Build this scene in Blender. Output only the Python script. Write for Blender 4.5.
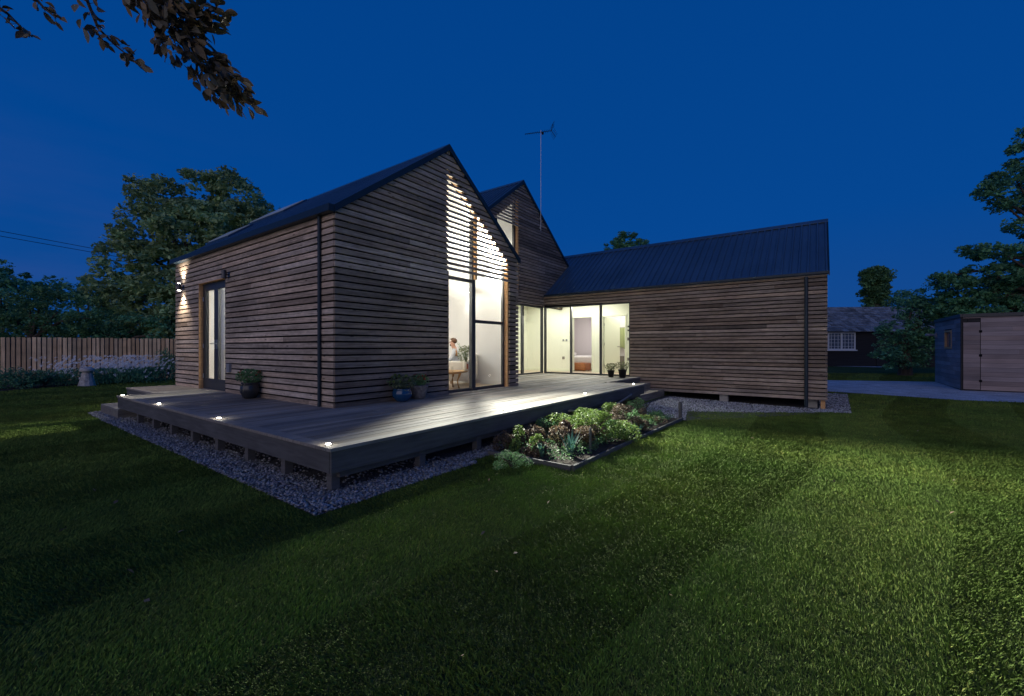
import bpy, bmesh, math, random
import numpy as np
from mathutils import Vector, Matrix
R = math.radians
random.seed(7); rng = np.random.default_rng(11)
for o in list(bpy.data.objects): bpy.data.objects.remove(o)
sc = bpy.context.scene
COL = sc.collection

# ---------------------------------------------------------------- camera
EYE = 1.42; F = 425.0; DECK = 0.47
cd = bpy.data.cameras.new('camera'); cam = bpy.data.objects.new('camera', cd); COL.objects.link(cam)
cam.location = (0, 0, EYE); cam.rotation_euler = (R(90), 0, 0)
cd.sensor_width = 36; cd.lens = 36*F/1024; cd.clip_start = 0.05; cd.clip_end = 2000
sc.camera = cam
# ---------------------------------------------------------------- dusk sky
SUN_EL, SUN_AZ = R(6), R(203)      # last glow comes from behind the camera, left
w = bpy.data.worlds.new('World'); sc.world = w; w.use_nodes = True
nt = w.node_tree; nt.nodes.clear()
out = nt.nodes.new('ShaderNodeOutputWorld'); bg = nt.nodes.new('ShaderNodeBackground')
sky = nt.nodes.new('ShaderNodeTexSky'); sky.sky_type = 'NISHITA'; sky.sun_disc = False
sky.sun_elevation = R(1.0); sky.sun_rotation = SUN_AZ
tc = nt.nodes.new('ShaderNodeTexCoord'); sep = nt.nodes.new('ShaderNodeSeparateXYZ')
ramp = nt.nodes.new('ShaderNodeValToRGB')
nt.links.new(tc.outputs['Generated'], sep.inputs[0]); nt.links.new(sep.outputs['Z'], ramp.inputs[0])
cr = ramp.color_ramp
cr.elements[0].position = 0.0; cr.elements[0].color = (0.006, 0.066, 0.27, 1)
cr.elements[1].position = 0.75; cr.elements[1].color = (0.0, 0.050, 0.245, 1)
e = cr.elements.new(0.25); e.color = (0.0, 0.060, 0.285, 1)
# faint violet cloud bank low on the left
nz = nt.nodes.new('ShaderNodeTexNoise'); nz.inputs['Scale'].default_value = 2.2; nz.inputs['Detail'].default_value = 5
mp = nt.nodes.new('ShaderNodeMapping'); mp.inputs['Scale'].default_value = (1, 1, 5)
nt.links.new(tc.outputs['Generated'], mp.inputs[0]); nt.links.new(mp.outputs[0], nz.inputs['Vector'])
cl = nt.nodes.new('ShaderNodeMapRange'); cl.inputs[1].default_value = .42; cl.inputs[2].default_value = .72
nt.links.new(nz.outputs['Fac'], cl.inputs[0])
lo = nt.nodes.new('ShaderNodeMapRange'); lo.inputs[1].default_value = .45; lo.inputs[2].default_value = .1
nt.links.new(sep.outputs['Z'], lo.inputs[0])
lf = nt.nodes.new('ShaderNodeMapRange'); lf.inputs[1].default_value = -.35; lf.inputs[2].default_value = -.8
nt.links.new(sep.outputs['X'], lf.inputs[0])
m1 = nt.nodes.new('ShaderNodeMath'); m1.operation = 'MULTIPLY'
m2 = nt.nodes.new('ShaderNodeMath'); m2.operation = 'MULTIPLY'
nt.links.new(lo.outputs[0], m1.inputs[0]); nt.links.new(lf.outputs[0], m1.inputs[1])
nt.links.new(m1.outputs[0], m2.inputs[0]); nt.links.new(cl.outputs[0], m2.inputs[1])
mixc = nt.nodes.new('ShaderNodeMixRGB'); mixc.inputs[2].default_value = (0.022, 0.070, 0.28, 1)
nt.links.new(m2.outputs[0], mixc.inputs[0]); nt.links.new(ramp.outputs[0], mixc.inputs[1])
add = nt.nodes.new('ShaderNodeMixRGB'); add.blend_type = 'ADD'; add.inputs[0].default_value = .0015
nt.links.new(mixc.outputs[0], add.inputs[1]); nt.links.new(sky.outputs[0], add.inputs[2])
nt.links.new(add.outputs[0], bg.inputs[0]); bg.inputs[1].default_value = 1.0
nt.links.new(bg.outputs[0], out.inputs[0])
# soft afterglow
sd = bpy.data.lights.new('afterglow', 'SUN'); so = bpy.data.objects.new('afterglow', sd); COL.objects.link(so)
sd.energy = 0.84; sd.angle = R(75); sd.color = (1.0, .83, .70)
dirv = Vector((math.sin(SUN_AZ)*math.cos(SUN_EL), math.cos(SUN_AZ)*math.cos(SUN_EL), math.sin(SUN_EL)))
so.rotation_euler = dirv.to_track_quat('Z', 'Y').to_euler()
vs = sc.view_settings
vs.view_transform = 'Standard'; vs.look = 'None'; vs.exposure = 0.0; vs.gamma = 1; vs.use_curve_mapping = False
sc.render.engine = 'CYCLES'; cy = sc.cycles
cy.use_denoising = True; cy.max_bounces = 7; cy.diffuse_bounces = 4; cy.transparent_max_bounces = 12
cy.sample_clamp_indirect = 4; cy.caustics_reflective = False; cy.caustics_refractive = False
try: cy.denoiser = 'OPENIMAGEDENOISE'
except Exception: pass

# ---------------------------------------------------------------- frames of reference
TH = math.atan2(.8097, .5868)
AX = np.array([.5868, .8097]); BX = np.array([-.8097, .5868]); P0 = np.array([-2.80, 6.73])
def ab(a, b): return P0 + a*AX + b*BX
def to_ab(x, y):
    d = np.stack([np.asarray(x)-P0[0], np.asarray(y)-P0[1]], -1); return d@AX, d@BX
def gz(x, y): return -.20*np.exp(-((x-8.0)**2+(y-11.0)**2)/32.0)
def at(px, py, Y): return Vector(((px-512)/F*Y, Y, EYE-(py-348)/F*Y))
def gnd(px, py):
    H = EYE
    for _ in range(6):
        Y = H*F/(py-348); X = (px-512)/F*Y; H = EYE-float(gz(X, Y))
    return (X, Y)

# ---------------------------------------------------------------- materials
MAT = {}
def mat(name, col=(.5,.5,.5), rough=.7, metal=0, spec=.3, noise=None, attr=None, bump=None, emit=None, estr=0):
    """noise: (scale xyz, amount, detail); attr: float attribute multiplying colour; bump: (scale xyz, strength, distance)"""
    m = bpy.data.materials.new(name); m.use_nodes = True; n = m.node_tree.nodes; l = m.node_tree.links
    b = n['Principled BSDF']; b.inputs['Roughness'].default_value = rough; b.inputs['Metallic'].default_value = metal
    b.inputs['Specular IOR Level'].default_value = spec
    c = n.new('ShaderNodeRGB'); c.outputs[0].default_value = (*col, 1); src = c.outputs[0]
    t = n.new('ShaderNodeTexCoord')
    def nzz(sx, det=4):
        mpn = n.new('ShaderNodeMapping'); mpn.inputs['Scale'].default_value = sx
        l.new(t.outputs['Object'], mpn.inputs[0])
        q = n.new('ShaderNodeTexNoise'); q.inputs['Scale'].default_value = 1; q.inputs['Detail'].default_value = det
        l.new(mpn.outputs[0], q.inputs['Vector']); return q.outputs['Fac']
    def mult(src, fac, lo, hi):
        mr = n.new('ShaderNodeMapRange'); mr.inputs[1].default_value = .3; mr.inputs[2].default_value = .7
        mr.inputs[3].default_value = lo; mr.inputs[4].default_value = hi; l.new(fac, mr.inputs[0])
        v = n.new('ShaderNodeVectorMath'); v.operation = 'SCALE'; l.new(src, v.inputs[0]); l.new(mr.outputs[0], v.inputs['Scale'])
        return v.outputs[0]
    if noise:
        for (sx, amt) in noise: src = mult(src, nzz(sx), 1-amt, 1+amt)
    if attr:
        an = n.new('ShaderNodeAttribute'); an.attribute_name = attr
        v = n.new('ShaderNodeVectorMath'); v.operation = 'MULTIPLY'; l.new(src, v.inputs[0]); l.new(an.outputs['Color'], v.inputs[1]); src = v.outputs[0]
    l.new(src, b.inputs['Base Color'])
    if bump:
        bn = n.new('ShaderNodeBump'); bn.inputs['Strength'].default_value = bump[1]; bn.inputs['Distance'].default_value = bump[2]
        l.new(nzz(bump[0]), bn.inputs['Height']); l.new(bn.outputs[0], b.inputs['Normal'])
    if emit:
        b.inputs['Emission Color'].default_value = (*emit, 1); b.inputs['Emission Strength'].default_value = estr
    MAT[name] = m; return m
def glass(name, tint=(.96,.97,.96), ior=1.45):
    m = bpy.data.materials.new(name); m.use_nodes = True; n = m.node_tree.nodes; l = m.node_tree.links; n.clear()
    o = n.new('ShaderNodeOutputMaterial'); t = n.new('ShaderNodeBsdfTransparent'); g = n.new('ShaderNodeBsdfGlossy')
    t.inputs[0].default_value = (*tint, 1); g.inputs['Roughness'].default_value = .01
    f = n.new('ShaderNodeFresnel'); f.inputs[0].default_value = ior; mx = n.new('ShaderNodeMixShader')
    
    ge = n.new('ShaderNodeNewGeometry'); sb = n.new('ShaderNodeMath'); sb.operation = 'SUBTRACT'; sb.inputs[0].default_value = 1; l.new(ge.outputs['Backfacing'], sb.inputs[1])
    ml = n.new('ShaderNodeMath'); ml.operation = 'MULTIPLY'; l.new(f.outputs[0], ml.inputs[0]); l.new(sb.outputs[0], ml.inputs[1]); l.new(ml.outputs[0], mx.inputs[0]); l.new(t.outputs[0], mx.inputs[1]); l.new(g.outputs[0], mx.inputs[2]); l.new(mx.outputs[0], o.inputs[0])
    MAT[name] = m; return m
def leafmat(name, col, trans=.25, rough=.55):
    m = mat(name, col, rough=rough, spec=.3, attr='tint')
    n = m.node_tree.nodes; l = m.node_tree.links; b = n['Principled BSDF']; o = n['Material Output']
    tr = n.new('ShaderNodeBsdfTranslucent'); l.new(b.inputs['Base Color'].links[0].from_socket, tr.inputs[0])
    mx = n.new('ShaderNodeMixShader'); mx.inputs[0].default_value = trans
    l.new(b.outputs[0], mx.inputs[1]); l.new(tr.outputs[0], mx.inputs[2]); l.new(mx.outputs[0], o.inputs[0]); return m
G3 = lambda s: (s, s, s)
mat('larch', (.44, .355, .285), rough=.8, spec=.15, attr='tint', noise=[((1.1,1.1,85), .42), ((.7,.7,2.4), .24), ((7,7,22), .18)], bump=((2,2,120), .4, .004))
def knots(m):
    n = m.node_tree.nodes; l = m.node_tree.links; b = n['Principled BSDF']; src = b.inputs['Base Color'].links[0].from_socket
    t = n.new('ShaderNodeTexCoord'); mp = n.new('ShaderNodeMapping'); mp.inputs['Scale'].default_value = (2.6, 2.6, 9); v = n.new('ShaderNodeTexVoronoi'); v.inputs['Scale'].default_value = 1.
    l.new(t.outputs['Object'], mp.inputs[0]); l.new(mp.outputs[0], v.inputs['Vector'])
    r = n.new('ShaderNodeMapRange'); r.inputs[1].default_value = .05; r.inputs[2].default_value = .13; r.inputs[3].default_value = .35; r.inputs[4].default_value = 1
    l.new(v.outputs['Distance'], r.inputs[0]); q = n.new('ShaderNodeVectorMath'); q.operation = 'SCALE'; l.new(src, q.inputs[0]); l.new(r.outputs[0], q.inputs['Scale']); l.new(q.outputs[0], b.inputs['Base Color'])
knots(MAT['larch'])
mat('membrane', (.012, .012, .013), rough=.9, spec=.1)
mat('batten', (.62, .36, .17), rough=.7, noise=[((3,3,40), .2)])
mat('deckwood', (.25, .23, .20), rough=.7, spec=.3, attr='tint', noise=[((1.5,60,20), .30), ((1.0,1.0,1.0), .22)], bump=((2,140,10), .5, .003))
mat('deckside', (.11, .11, .11), rough=.75, spec=.2, noise=[((3,3,30), .2), ((1.2,1.2,1.2), .2)])
mat('roofmetal', (.05, .10, .165), rough=.42, metal=.35, spec=.5, noise=[((.6,.6,.6), .18), ((.3,6,.3), .08)])
mat('trimmetal', (.018, .034, .05), rough=.45, metal=.2, spec=.4)
mat('frame', (.045, .05, .055), rough=.45, spec=.4)
mat('plaster', (.86, .855, .84), rough=.8, noise=[((.6,.6,.6), .02)])
mat('plaster_green', (.86, .88, .75), rough=.8, noise=[((.6,.6,.6), .02)])
mat('plaster_pink', (.82, .78, .80), rough=.8)
mat('doorpaint', (.84, .88, .72), rough=.5)
mat('whitepaint', (.78, .78, .76), rough=.5)
mat('oakfloor', (.52, .42, .32), rough=.45, noise=[((1,18,1), .12), ((8,60,1), .08)])
mat('oak', (.46, .27, .12), rough=.5, noise=[((4,4,30), .2)])
glass('pane')
mat('lampmetal', (.10, .10, .105), rough=.4, metal=.6)
mat('steel', (.5, .5, .5), rough=.3, metal=.9)
mat('lamp_glow', (1,1,1), emit=(1, .93, .80), estr=40)
mat('deck_glow', (1,1,1), emit=(1, .95, .80), estr=60)
mat('sconce_glow', (1,1,1), emit=(1, .96, .88), estr=12)
mat('rooflight', (.25,.28,.32), rough=.25, emit=(.75, .85, 1), estr=.04)  # dim emission stands in for room light showing through the skylight
mat('soil', (.045, .035, .028), rough=.95, noise=[((14,14,14), .5)], bump=((30,30,30), 1, .02))
mat('gravelbase', (.09, .09, .095), rough=.9, noise=[((45,45,45), .6), ((8,8,8), .2)], bump=((60,60,60), 1, .01))
mat('stone', (.23, .24, .25), rough=.75, attr='tint')
mat('paving', (.46, .47, .48), rough=.8, noise=[((25,25,25), .35), ((2,2,2), .25)], bump=((40,40,40), .6, .01))
mat('lawn', (.075, .10, .034), rough=.95, spec=.05, noise=[((.8,.8,.8), .25), ((14,14,14), .4), ((90,90,90), .5)], bump=((80,80,80), 1, .03))
mat('blade', (.118, .188, .042), rough=.75, spec=.12, attr='tint')
mat('bark', (.09, .075, .06), rough=.95, noise=[((6,6,2), .35)], bump=((20,20,5), .8, .02))
mat('fencewood', (.80, .56, .32), rough=.85, attr='tint', noise=[((25,25,1.5), .2), ((2,2,3), .15)])
mat('staddle', (.50, .47, .43), rough=.95, noise=[((9,9,9), .35), ((40,40,40), .2)], bump=((25,25,25), 1, .01))
mat('shedwood', (.31, .255, .245), rough=.75, attr='tint', noise=[((1.5,1.5,60), .15), ((.8,.8,3), .2)])
mat('darkboard', (.03, .03, .032), rough=.85, noise=[((1,1,30), .3)])
mat('shingle', (.20, .23, .26), rough=.95, attr='tint', noise=[((3,3,3), .35), ((14,14,14), .3)])
mat('windowwhite', (.75, .77, .78), rough=.5)
mat('dullglass', (.10, .12, .15), rough=.15, spec=.6)
mat('bluepot', (.012, .065, .16), rough=.15, spec=.7)
mat('darkpot', (.03, .035, .04), rough=.25, spec=.5)
mat('blackpot', (.015, .015, .015), rough=.5)
mat('stonepot', (.22, .20, .18), rough=.9, noise=[((20,20,20), .4)])
mat('creampot', (.72, .66, .55), rough=.7)
mat('terracotta', (.40, .13, .07), rough=.8)
mat('skin', (.62, .36, .26), rough=.55)
mat('shirt', (.55, .57, .62), rough=.85, noise=[((20,20,20), .06)])
mat('trousers', (.10, .11, .14), rough=.9)
mat('hair', (.10, .05, .028), rough=.7)
mat('linen', (.72, .68, .60), rough=.95)
mat('whitelinen', (.85, .83, .82), rough=.95)
mat('leather', (.36, .13, .045), rough=.45, noise=[((6,6,6), .25)])
mat('towel', (.42, .48, .24), rough=.95)
mat('greybox', (.22, .20, .18), rough=.8)
mat('plastic', (.06, .06, .06), rough=.4)
mat('greyplastic', (.22, .24, .27), rough=.5)
mat('concrete', (.42, .42, .41), rough=.9, noise=[((15,15,15), .2)])
mat('cable', (.012, .012, .014), rough=.6)
mat('alu', (.45, .47, .50), rough=.35, metal=.7)
leafmat('leaf_chestnut', (.34, .48, .23), .3); leafmat('leaf_dark', (.14, .35, .18), .3); leafmat('leaf_mid', (.14, .29, .12), .3)
leafmat('leaf_bright', (.16, .25, .065), .3); leafmat('leaf_copper', (.21, .155, .10)); leafmat('leaf_plum', (.14, .11, .08)); leafmat('leaf_grey', (.12, .17, .10))
leafmat('leaf_blue', (.06, .15, .13)); leafmat('leaf_beech', (.17, .14, .09), .12); leafmat('petal_white', (.92, .93, .92), .25); leafmat('petal_red', (.45, .06, .03))
leafmat('leaf_olive', (.20, .24, .12))

# ---------------------------------------------------------------- object helpers
def tag(o, label=None, cat=None, group=None, kind=None):
    if label: o['label'] = label
    if cat: o['category'] = cat
    if group: o['group'] = group
    if kind: o['kind'] = kind
    return o
def empty(name, loc=(0,0,0), rz=0, label=None, cat=None, group=None, scale=None):
    o = bpy.data.objects.new(name, None); COL.objects.link(o); o.location = loc; o.rotation_euler = (0, 0, rz)
    o.empty_display_size = .1
    if scale: o.scale = scale
    return tag(o, label, cat, group)
def copy_tree(o, parent=None):
    c = o.copy(); COL.objects.link(c)
    if parent: c.parent = parent
    for ch in list(o.children): copy_tree(ch, c)
    return c
class MB:
    def __init__(s): s.v = []; s.f = []; s.t = []; s.m = []; s.cur = 0
    def add(s, vs, fs, tint=(1,1,1)):
        k = len(s.v); s.v += [tuple(p) for p in vs]; s.t += [tuple(tint)]*len(vs)
        s.f += [tuple(i+k for i in f) for f in fs]; s.m += [s.cur]*len(fs); return s
    def hexa(s, p, tint=(1,1,1)):   # 8 points: bottom 4, top 4
        return s.add(p, [(3,2,1,0),(4,5,6,7),(0,1,5,4),(1,2,6,5),(2,3,7,6),(3,0,4,7)], tint)
    def box(s, x0, x1, y0, y1, z0, z1, tint=(1,1,1), bev=0):
        if bev <= 0:
            return s.hexa([(x0,y0,z0),(x1,y0,z0),(x1,y1,z0),(x0,y1,z0),(x0,y0,z1),(x1,y0,z1),(x1,y1,z1),(x0,y1,z1)], tint)
        bm = bmesh.new(); bmesh.ops.create_cube(bm, size=1)
        for v in bm.verts: v.co = Vector(((x0+x1)/2+v.co.x*(x1-x0), (y0+y1)/2+v.co.y*(y1-y0), (z0+z1)/2+v.co.z*(z1-z0)))
        bmesh.ops.bevel(bm, geom=list(bm.edges), offset=bev, segments=2, profile=.6, affect='EDGES')
        bm.verts.index_update(); s.add([v.co[:] for v in bm.verts], [[v.index for v in f.verts] for f in bm.faces], tint); bm.free(); return s
    def prism(s, poly, fn, d0, d1, tint=(1,1,1)):   # poly in (u,z); fn(u,d,z)->xyz
        n = len(poly); vs = [fn(u, d0, z) for u, z in poly]+[fn(u, d1, z) for u, z in poly]
        return s.add(vs, [tuple(range(n)), tuple(range(2*n-1, n-1, -1))]+[(i, i+n, (i+1) % n+n, (i+1) % n) for i in range(n)], tint)
    def tube(s, pts, rad, n=8, cap=True, tint=(1,1,1)):
        pts = [Vector(p) for p in pts]; rad = rad if hasattr(rad, '__len__') else [rad]*len(pts)
        vs = []; k = len(pts)
        for i, p in enumerate(pts):
            d = (pts[min(i+1, k-1)]-pts[max(i-1, 0)]).normalized()
            u = d.cross(Vector((0,0,1))) if abs(d.z) < .95 else d.cross(Vector((1,0,0)))
            u.normalize(); v = d.cross(u)
            for j in range(n):
                a = 2*math.pi*j/n; vs.append(p+(u*math.cos(a)+v*math.sin(a))*rad[i])
        fs = [(i*n+j, i*n+(j+1) % n, (i+1)*n+(j+1) % n, (i+1)*n+j) for i in range(k-1) for j in range(n)]
        if cap: fs += [tuple(range(n-1, -1, -1)), tuple(range((k-1)*n, k*n))]
        return s.add(vs, fs, tint)
    def lathe(s, prof, c=(0,0,0), n=24, tint=(1,1,1)):
        vs = [(c[0]+r*math.cos(2*math.pi*j/n), c[1]+r*math.sin(2*math.pi*j/n), c[2]+z) for r, z in prof for j in range(n)]
        k = len(prof); fs = [(i*n+j, i*n+(j+1) % n, (i+1)*n+(j+1) % n, (i+1)*n+j) for i in range(k-1) for j in range(n)]
        fs += [tuple(range(n-1, -1, -1)), tuple(range((k-1)*n, k*n))]
        return s.add(vs, fs, tint)
    def build(s, name, m, parent=None, smooth=False, loc=None):
        me = bpy.data.meshes.new(name); me.from_pydata([tuple(v) for v in s.v], [], s.f)
        ms = m if isinstance(m, (list, tuple)) else [m]
        for q in ms: me.materials.append(MAT[q])
        if len(ms) > 1: me.polygons.foreach_set('material_index', s.m)
        at_ = me.color_attributes.new('tint', 'FLOAT_COLOR', 'POINT')
        at_.data.foreach_set('color', np.array([(*t, 1) for t in s.t], dtype=np.float32).ravel())
        bm = bmesh.new(); bm.from_mesh(me); bmesh.ops.recalc_face_normals(bm, faces=bm.faces); bm.to_mesh(me); bm.free()
        if smooth: me.polygons.foreach_set('use_smooth', [True]*len(me.polygons))
        o = bpy.data.objects.new(name, me); COL.objects.link(o)
        if parent: o.parent = parent
        if loc is not None: o.location = loc
        return o
def mesh_np(name, V, Fc, m, tint=None, parent=None, smooth=False):
    k = Fc.shape[1]; me = bpy.data.meshes.new(name)
    me.vertices.add(len(V)); me.vertices.foreach_set('co', V.astype(np.float32).ravel())
    me.loops.add(Fc.size); me.loops.foreach_set('vertex_index', Fc.astype(np.int32).ravel())
    me.polygons.add(len(Fc)); me.polygons.foreach_set('loop_start', np.arange(0, Fc.size, k, dtype=np.int32))
    me.update(calc_edges=True); me.validate()
    if smooth: me.polygons.foreach_set('use_smooth', [True]*len(me.polygons))
    if tint is None: tint = np.ones((len(V), 3))
    a = me.color_attributes.new('tint', 'FLOAT_COLOR', 'POINT')
    a.data.foreach_set('color', np.concatenate([tint, np.ones((len(V), 1))], 1).astype(np.float32).ravel())
    me.materials.append(MAT[m]); o = bpy.data.objects.new(name, me); COL.objects.link(o)
    if parent: o.parent = parent
    return o
def rt(lo=.8, hi=1.2, warm=.05):
    k = random.uniform(lo, hi); h = random.uniform(-warm, warm); return (k*(1+h), k, k*(1-h))
def shell(name, faces_fn): pass

def leaves(C, size, aspect=.5, up=.35, droop=.0, var=.3, warm=.1, dirs=None):
    """C (n,3) leaf centres -> folded rhombus leaves"""
    n = len(C); s = size*rng.uniform(.6, 1.3, n)[:, None]
    d = rng.normal(size=(n, 3)); d[:, 2] = d[:, 2]*.6-droop
    if dirs is not None: d = d*.5+dirs
    d /= np.linalg.norm(d, axis=1)[:, None]+1e-9
    nn = rng.normal(size=(n, 3)); nn[:, 2] += up*3
    u = np.cross(d, nn); u /= np.linalg.norm(u, axis=1)[:, None]+1e-9; q = np.cross(u, d)
    V = np.empty((n, 4, 3)); V[:, 0] = C-d*s*.5; V[:, 1] = C+u*s*aspect*.5+q*s*.08; V[:, 2] = C+d*s*.5; V[:, 3] = C-u*s*aspect*.5+q*s*.08
    t = rng.uniform(1-var, 1+var, (n, 1))*np.ones((1, 3)); h = rng.uniform(-warm, warm, n); t[:, 0] *= 1+h; t[:, 2] *= 1-h
    return V.reshape(-1, 3), np.arange(4*n).reshape(n, 4), np.repeat(t, 4, 0)
def leaves6(C, size, aspect, dirs, var=.4, warm=.2):
    n = len(C); s = size*rng.uniform(.65, 1.2, n)[:, None]
    d = rng.normal(size=(n, 3))*.45+dirs; d /= np.linalg.norm(d, axis=1)[:, None]
    nn = rng.normal(size=(n, 3)); nn[:, 2] += .8
    u = np.cross(d, nn); u /= np.linalg.norm(u, axis=1)[:, None]; q = np.cross(u, d); V = np.empty((n, 8, 3)); cu = rng.uniform(-.06, .14, n)[:, None]
    for k, (x, w_, z) in enumerate(((-.5, 0, 0), (-.25, .38, .08), (.05, .5, .10), (.34, .28, .06), (.55, 0, 0), (.34, -.28, .06), (.05, -.5, .10), (-.25, -.38, .08))):
        V[:, k] = C+d*s*x+u*s*aspect*w_+q*s*(z-cu*(x*x)*4)
    F1 = np.arange(8*n).reshape(n, 8); Fc = np.concatenate([F1[:, [0,1,2,3]], F1[:, [0,3,4,5]], F1[:, [0,5,6,7]]])
    t = rng.uniform(1-var, 1+var, (n, 1))*np.ones((1, 3)); h = rng.uniform(-warm, warm, n); t[:, 0] *= 1+h; t[:, 2] *= 1-h
    return V.reshape(-1, 3), Fc, np.repeat(t, 8, 0)
def blob(c, r, n, shellness=.55):
    d = rng.normal(size=(n, 3)); d /= np.linalg.norm(d, axis=1)[:, None]
    k = rng.uniform(0, 1, n)**(1/3.)*(1-shellness)+shellness*rng.uniform(.75, 1.05, n)
    return np.asarray(c)+d*k[:, None]*np.asarray(r)

# ================================================================= GROUND
def inpoly(x, y, poly):
    r = np.zeros(x.shape, bool); n = len(poly)
    for i in range(n):
        x1, y1 = poly[i]; x2, y2 = poly[(i+1) % n]
        c = ((y1 > y) != (y2 > y)) & (x < (x2-x1)*(y-y1)/((y2-y1) if y2 != y1 else 1e-9)+x1); r ^= c
    return r
def abpoly(P): return [tuple(ab(a, b)) for a, b in P]
GRAV1 = abpoly([(-1.80,5.15),(-1.88,-2.78),(.2,-2.80),(.2,-2.68),(5.5,-2.68),(5.5,-1.0),(0,-1.0),(0,5.6),(-1.3,6.9),(-1.75,6.6)])
GRAV2 = abpoly([(5.45,-2.4),(5.45,-3.95),(7.0,-3.62),(9.45,-6.40),(9.55,-6.85),(14,-6.95),(14,-2.0)])
BED = abpoly([(.62,-3.88),(5.4,-3.88),(5.4,-2.65),(.62,-2.65)])
PATH = [gnd(815,391), gnd(880,395), gnd(960,400.5), gnd(1024,403), gnd(1150,406), (40,9.0), (40,15.5), gnd(1010,383), gnd(932,382), gnd(828,380.5), gnd(700,380)]
BORDER = [gnd(-150,403), gnd(0,391.5), gnd(91,384.5), gnd(176,378.5), (-14.5,21), (-24,21), (-30,12)]
DECKPOLY = abpoly([(-1.58,-2.5),(7.4,-2.5),(9.97,-1.3),(9.97,2.3),(16,2.3),(16,10),(0,10),(0,7.2),(-1.58,6.6)])
SHEDPOLY = abpoly([(15.3,-9.9),(15.3,-16),(20,-16),(20,-9.9)])
def ground():
    xs = np.concatenate([[-400,-150,-70,-40], np.arange(-30, 34, .5), [40,70,150,400]])
    ys = np.concatenate([[-60,-20,-5], np.arange(0, 40, .5), [50,80,150,300,700]])
    X, Y = np.meshgrid(xs, ys); Z = gz(X, Y); V = np.stack([X, Y, Z], -1).reshape(-1, 3)
    n = len(xs); m = len(ys)
    Fc = np.array([(j*n+i, j*n+i+1, (j+1)*n+i+1, (j+1)*n+i) for j in range(m-1) for i in range(n-1)])
    return tag(mesh_np('ground', V, Fc, 'lawn', smooth=True), kind='structure')
ground()
def drape(name, poly, m, lift, cell=.12, kind='structure', rect=None):
    xs = [p[0] for p in poly]; ys = [p[1] for p in poly]
    bm = bmesh.new(); vs = [bm.verts.new((x, y, 0)) for x, y in poly]; bm.faces.new(vs)
    bmesh.ops.triangulate(bm, faces=bm.faces)
    for _ in range(40):
        es = [e_ for e_ in bm.edges if e_.calc_length() > cell*6]
        if not es: break
        bmesh.ops.subdivide_edges(bm, edges=es, cuts=1); bmesh.ops.triangulate(bm, faces=bm.faces)
    for v in bm.verts: v.co.z = float(gz(v.co.x, v.co.y))+lift
    bmesh.ops.recalc_face_normals(bm, faces=bm.faces)
    me = bpy.data.meshes.new(name); bm.to_mesh(me); bm.free(); me.materials.append(MAT[m])
    o = bpy.data.objects.new(name, me); COL.objects.link(o); return tag(o, kind=kind)
drape('gravel_strip', GRAV1, 'gravelbase', .008); drape('gravel_strip', GRAV2, 'gravelbase', .010)
drape('path', PATH, 'paving', .012, .3); drape('soil_border', BORDER, 'soil', .014, .3)
drape('terrace', [gnd(815,366), gnd(880,367.5), gnd(900,364), gnd(815,362)], 'paving', .016, .5)

def grass():
    N = 950000; Ys = []
    # density falls with distance from where one stands on the lawn
    u = rng.uniform(0, 1, N*2); y0, y1, y2 = 1.45, 3.6, 24.
    A = (y1**2-y0**2)/2; B = y1**2*math.log(y2/y1); tot = A+B; t = u*tot
    Y = np.where(t < A, np.sqrt(y0**2+2*np.minimum(t, A)), y1*np.exp(np.maximum(t-A, 0)/y1**2))
    X = rng.uniform(-1.32, 1.32, len(Y))*Y+rng.normal(size=len(Y))*.3
    keep = np.ones(len(Y), bool)
    for P in (GRAV1, GRAV2, BED, PATH, BORDER, DECKPOLY, SHEDPOLY): keep &= ~inpoly(X, Y, P)
    X, Y = X[keep][:N], Y[keep][:N]; n = len(X); print('blades', n)
    k = np.maximum(1, Y/3.6); kk = np.minimum(k, 3.4)
    h = rng.uniform(.010, .027, n)*np.minimum(k, 1.45); wd = rng.uniform(.0014, .0032, n)*kk
    clump = np.sin(X*7.1+np.sin(Y*5.3)*1.3)*np.sin(Y*6.7+np.sin(X*4.1)*1.7)
    clump2 = np.sin(X*1.9+1.3*np.sin(Y*1.1))*np.sin(Y*1.6+1.1*np.sin(X*1.3))
    h *= 1+.25*clump
    ang = rng.uniform(0, 2*math.pi, n); lean = rng.uniform(.1, .9, n)*h
    a_, b_ = to_ab(X, Y)
    stripe = np.where(np.mod(b_+.08*a_+.25*np.sin(a_*.5), 2.3) < 1.15, 1., -1.)     # mowing stripes: blades pushed one way, then the other
    dx = np.cos(ang)*lean+stripe*.004; dy = np.sin(ang)*lean+stripe*.007
    th = rng.uniform(0, 2*math.pi, n); ux, uy = np.cos(th)*wd, np.sin(th)*wd; z = gz(X, Y)
    V = np.empty((n, 4, 3))
    V[:, 0] = np.stack([X-ux, Y-uy, z], -1); V[:, 1] = np.stack([X+ux, Y+uy, z], -1)
    V[:, 2] = np.stack([X+ux*.6+dx*.35, Y+uy*.6+dy*.35, z+h*.6], -1); V[:, 3] = np.stack([X+dx, Y+dy, z+h], -1)
    Fc = np.concatenate([np.arange(4*n).reshape(n, 4)[:, [0, 1, 2]], np.arange(4*n).reshape(n, 4)[:, [0, 2, 3]]])
    t = rng.uniform(.68, 1.28, n)*(1+.16*clump+.09*clump2+.09*stripe)
    dry = (rng.uniform(0, 1, n) < .05+.03*clump2)
    T = np.stack([t*(1+.08*clump2), t, t*(.9)], -1); T[dry] = T[dry]*np.array([1.8, 1.35, 1.6])
    o = mesh_np('lawn_grass', V.reshape(-1, 3), Fc, 'blade', np.repeat(T, 4, 0))
    tag(o, 'short green mown lawn grass', 'grass', kind='stuff')
grass()
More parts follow.
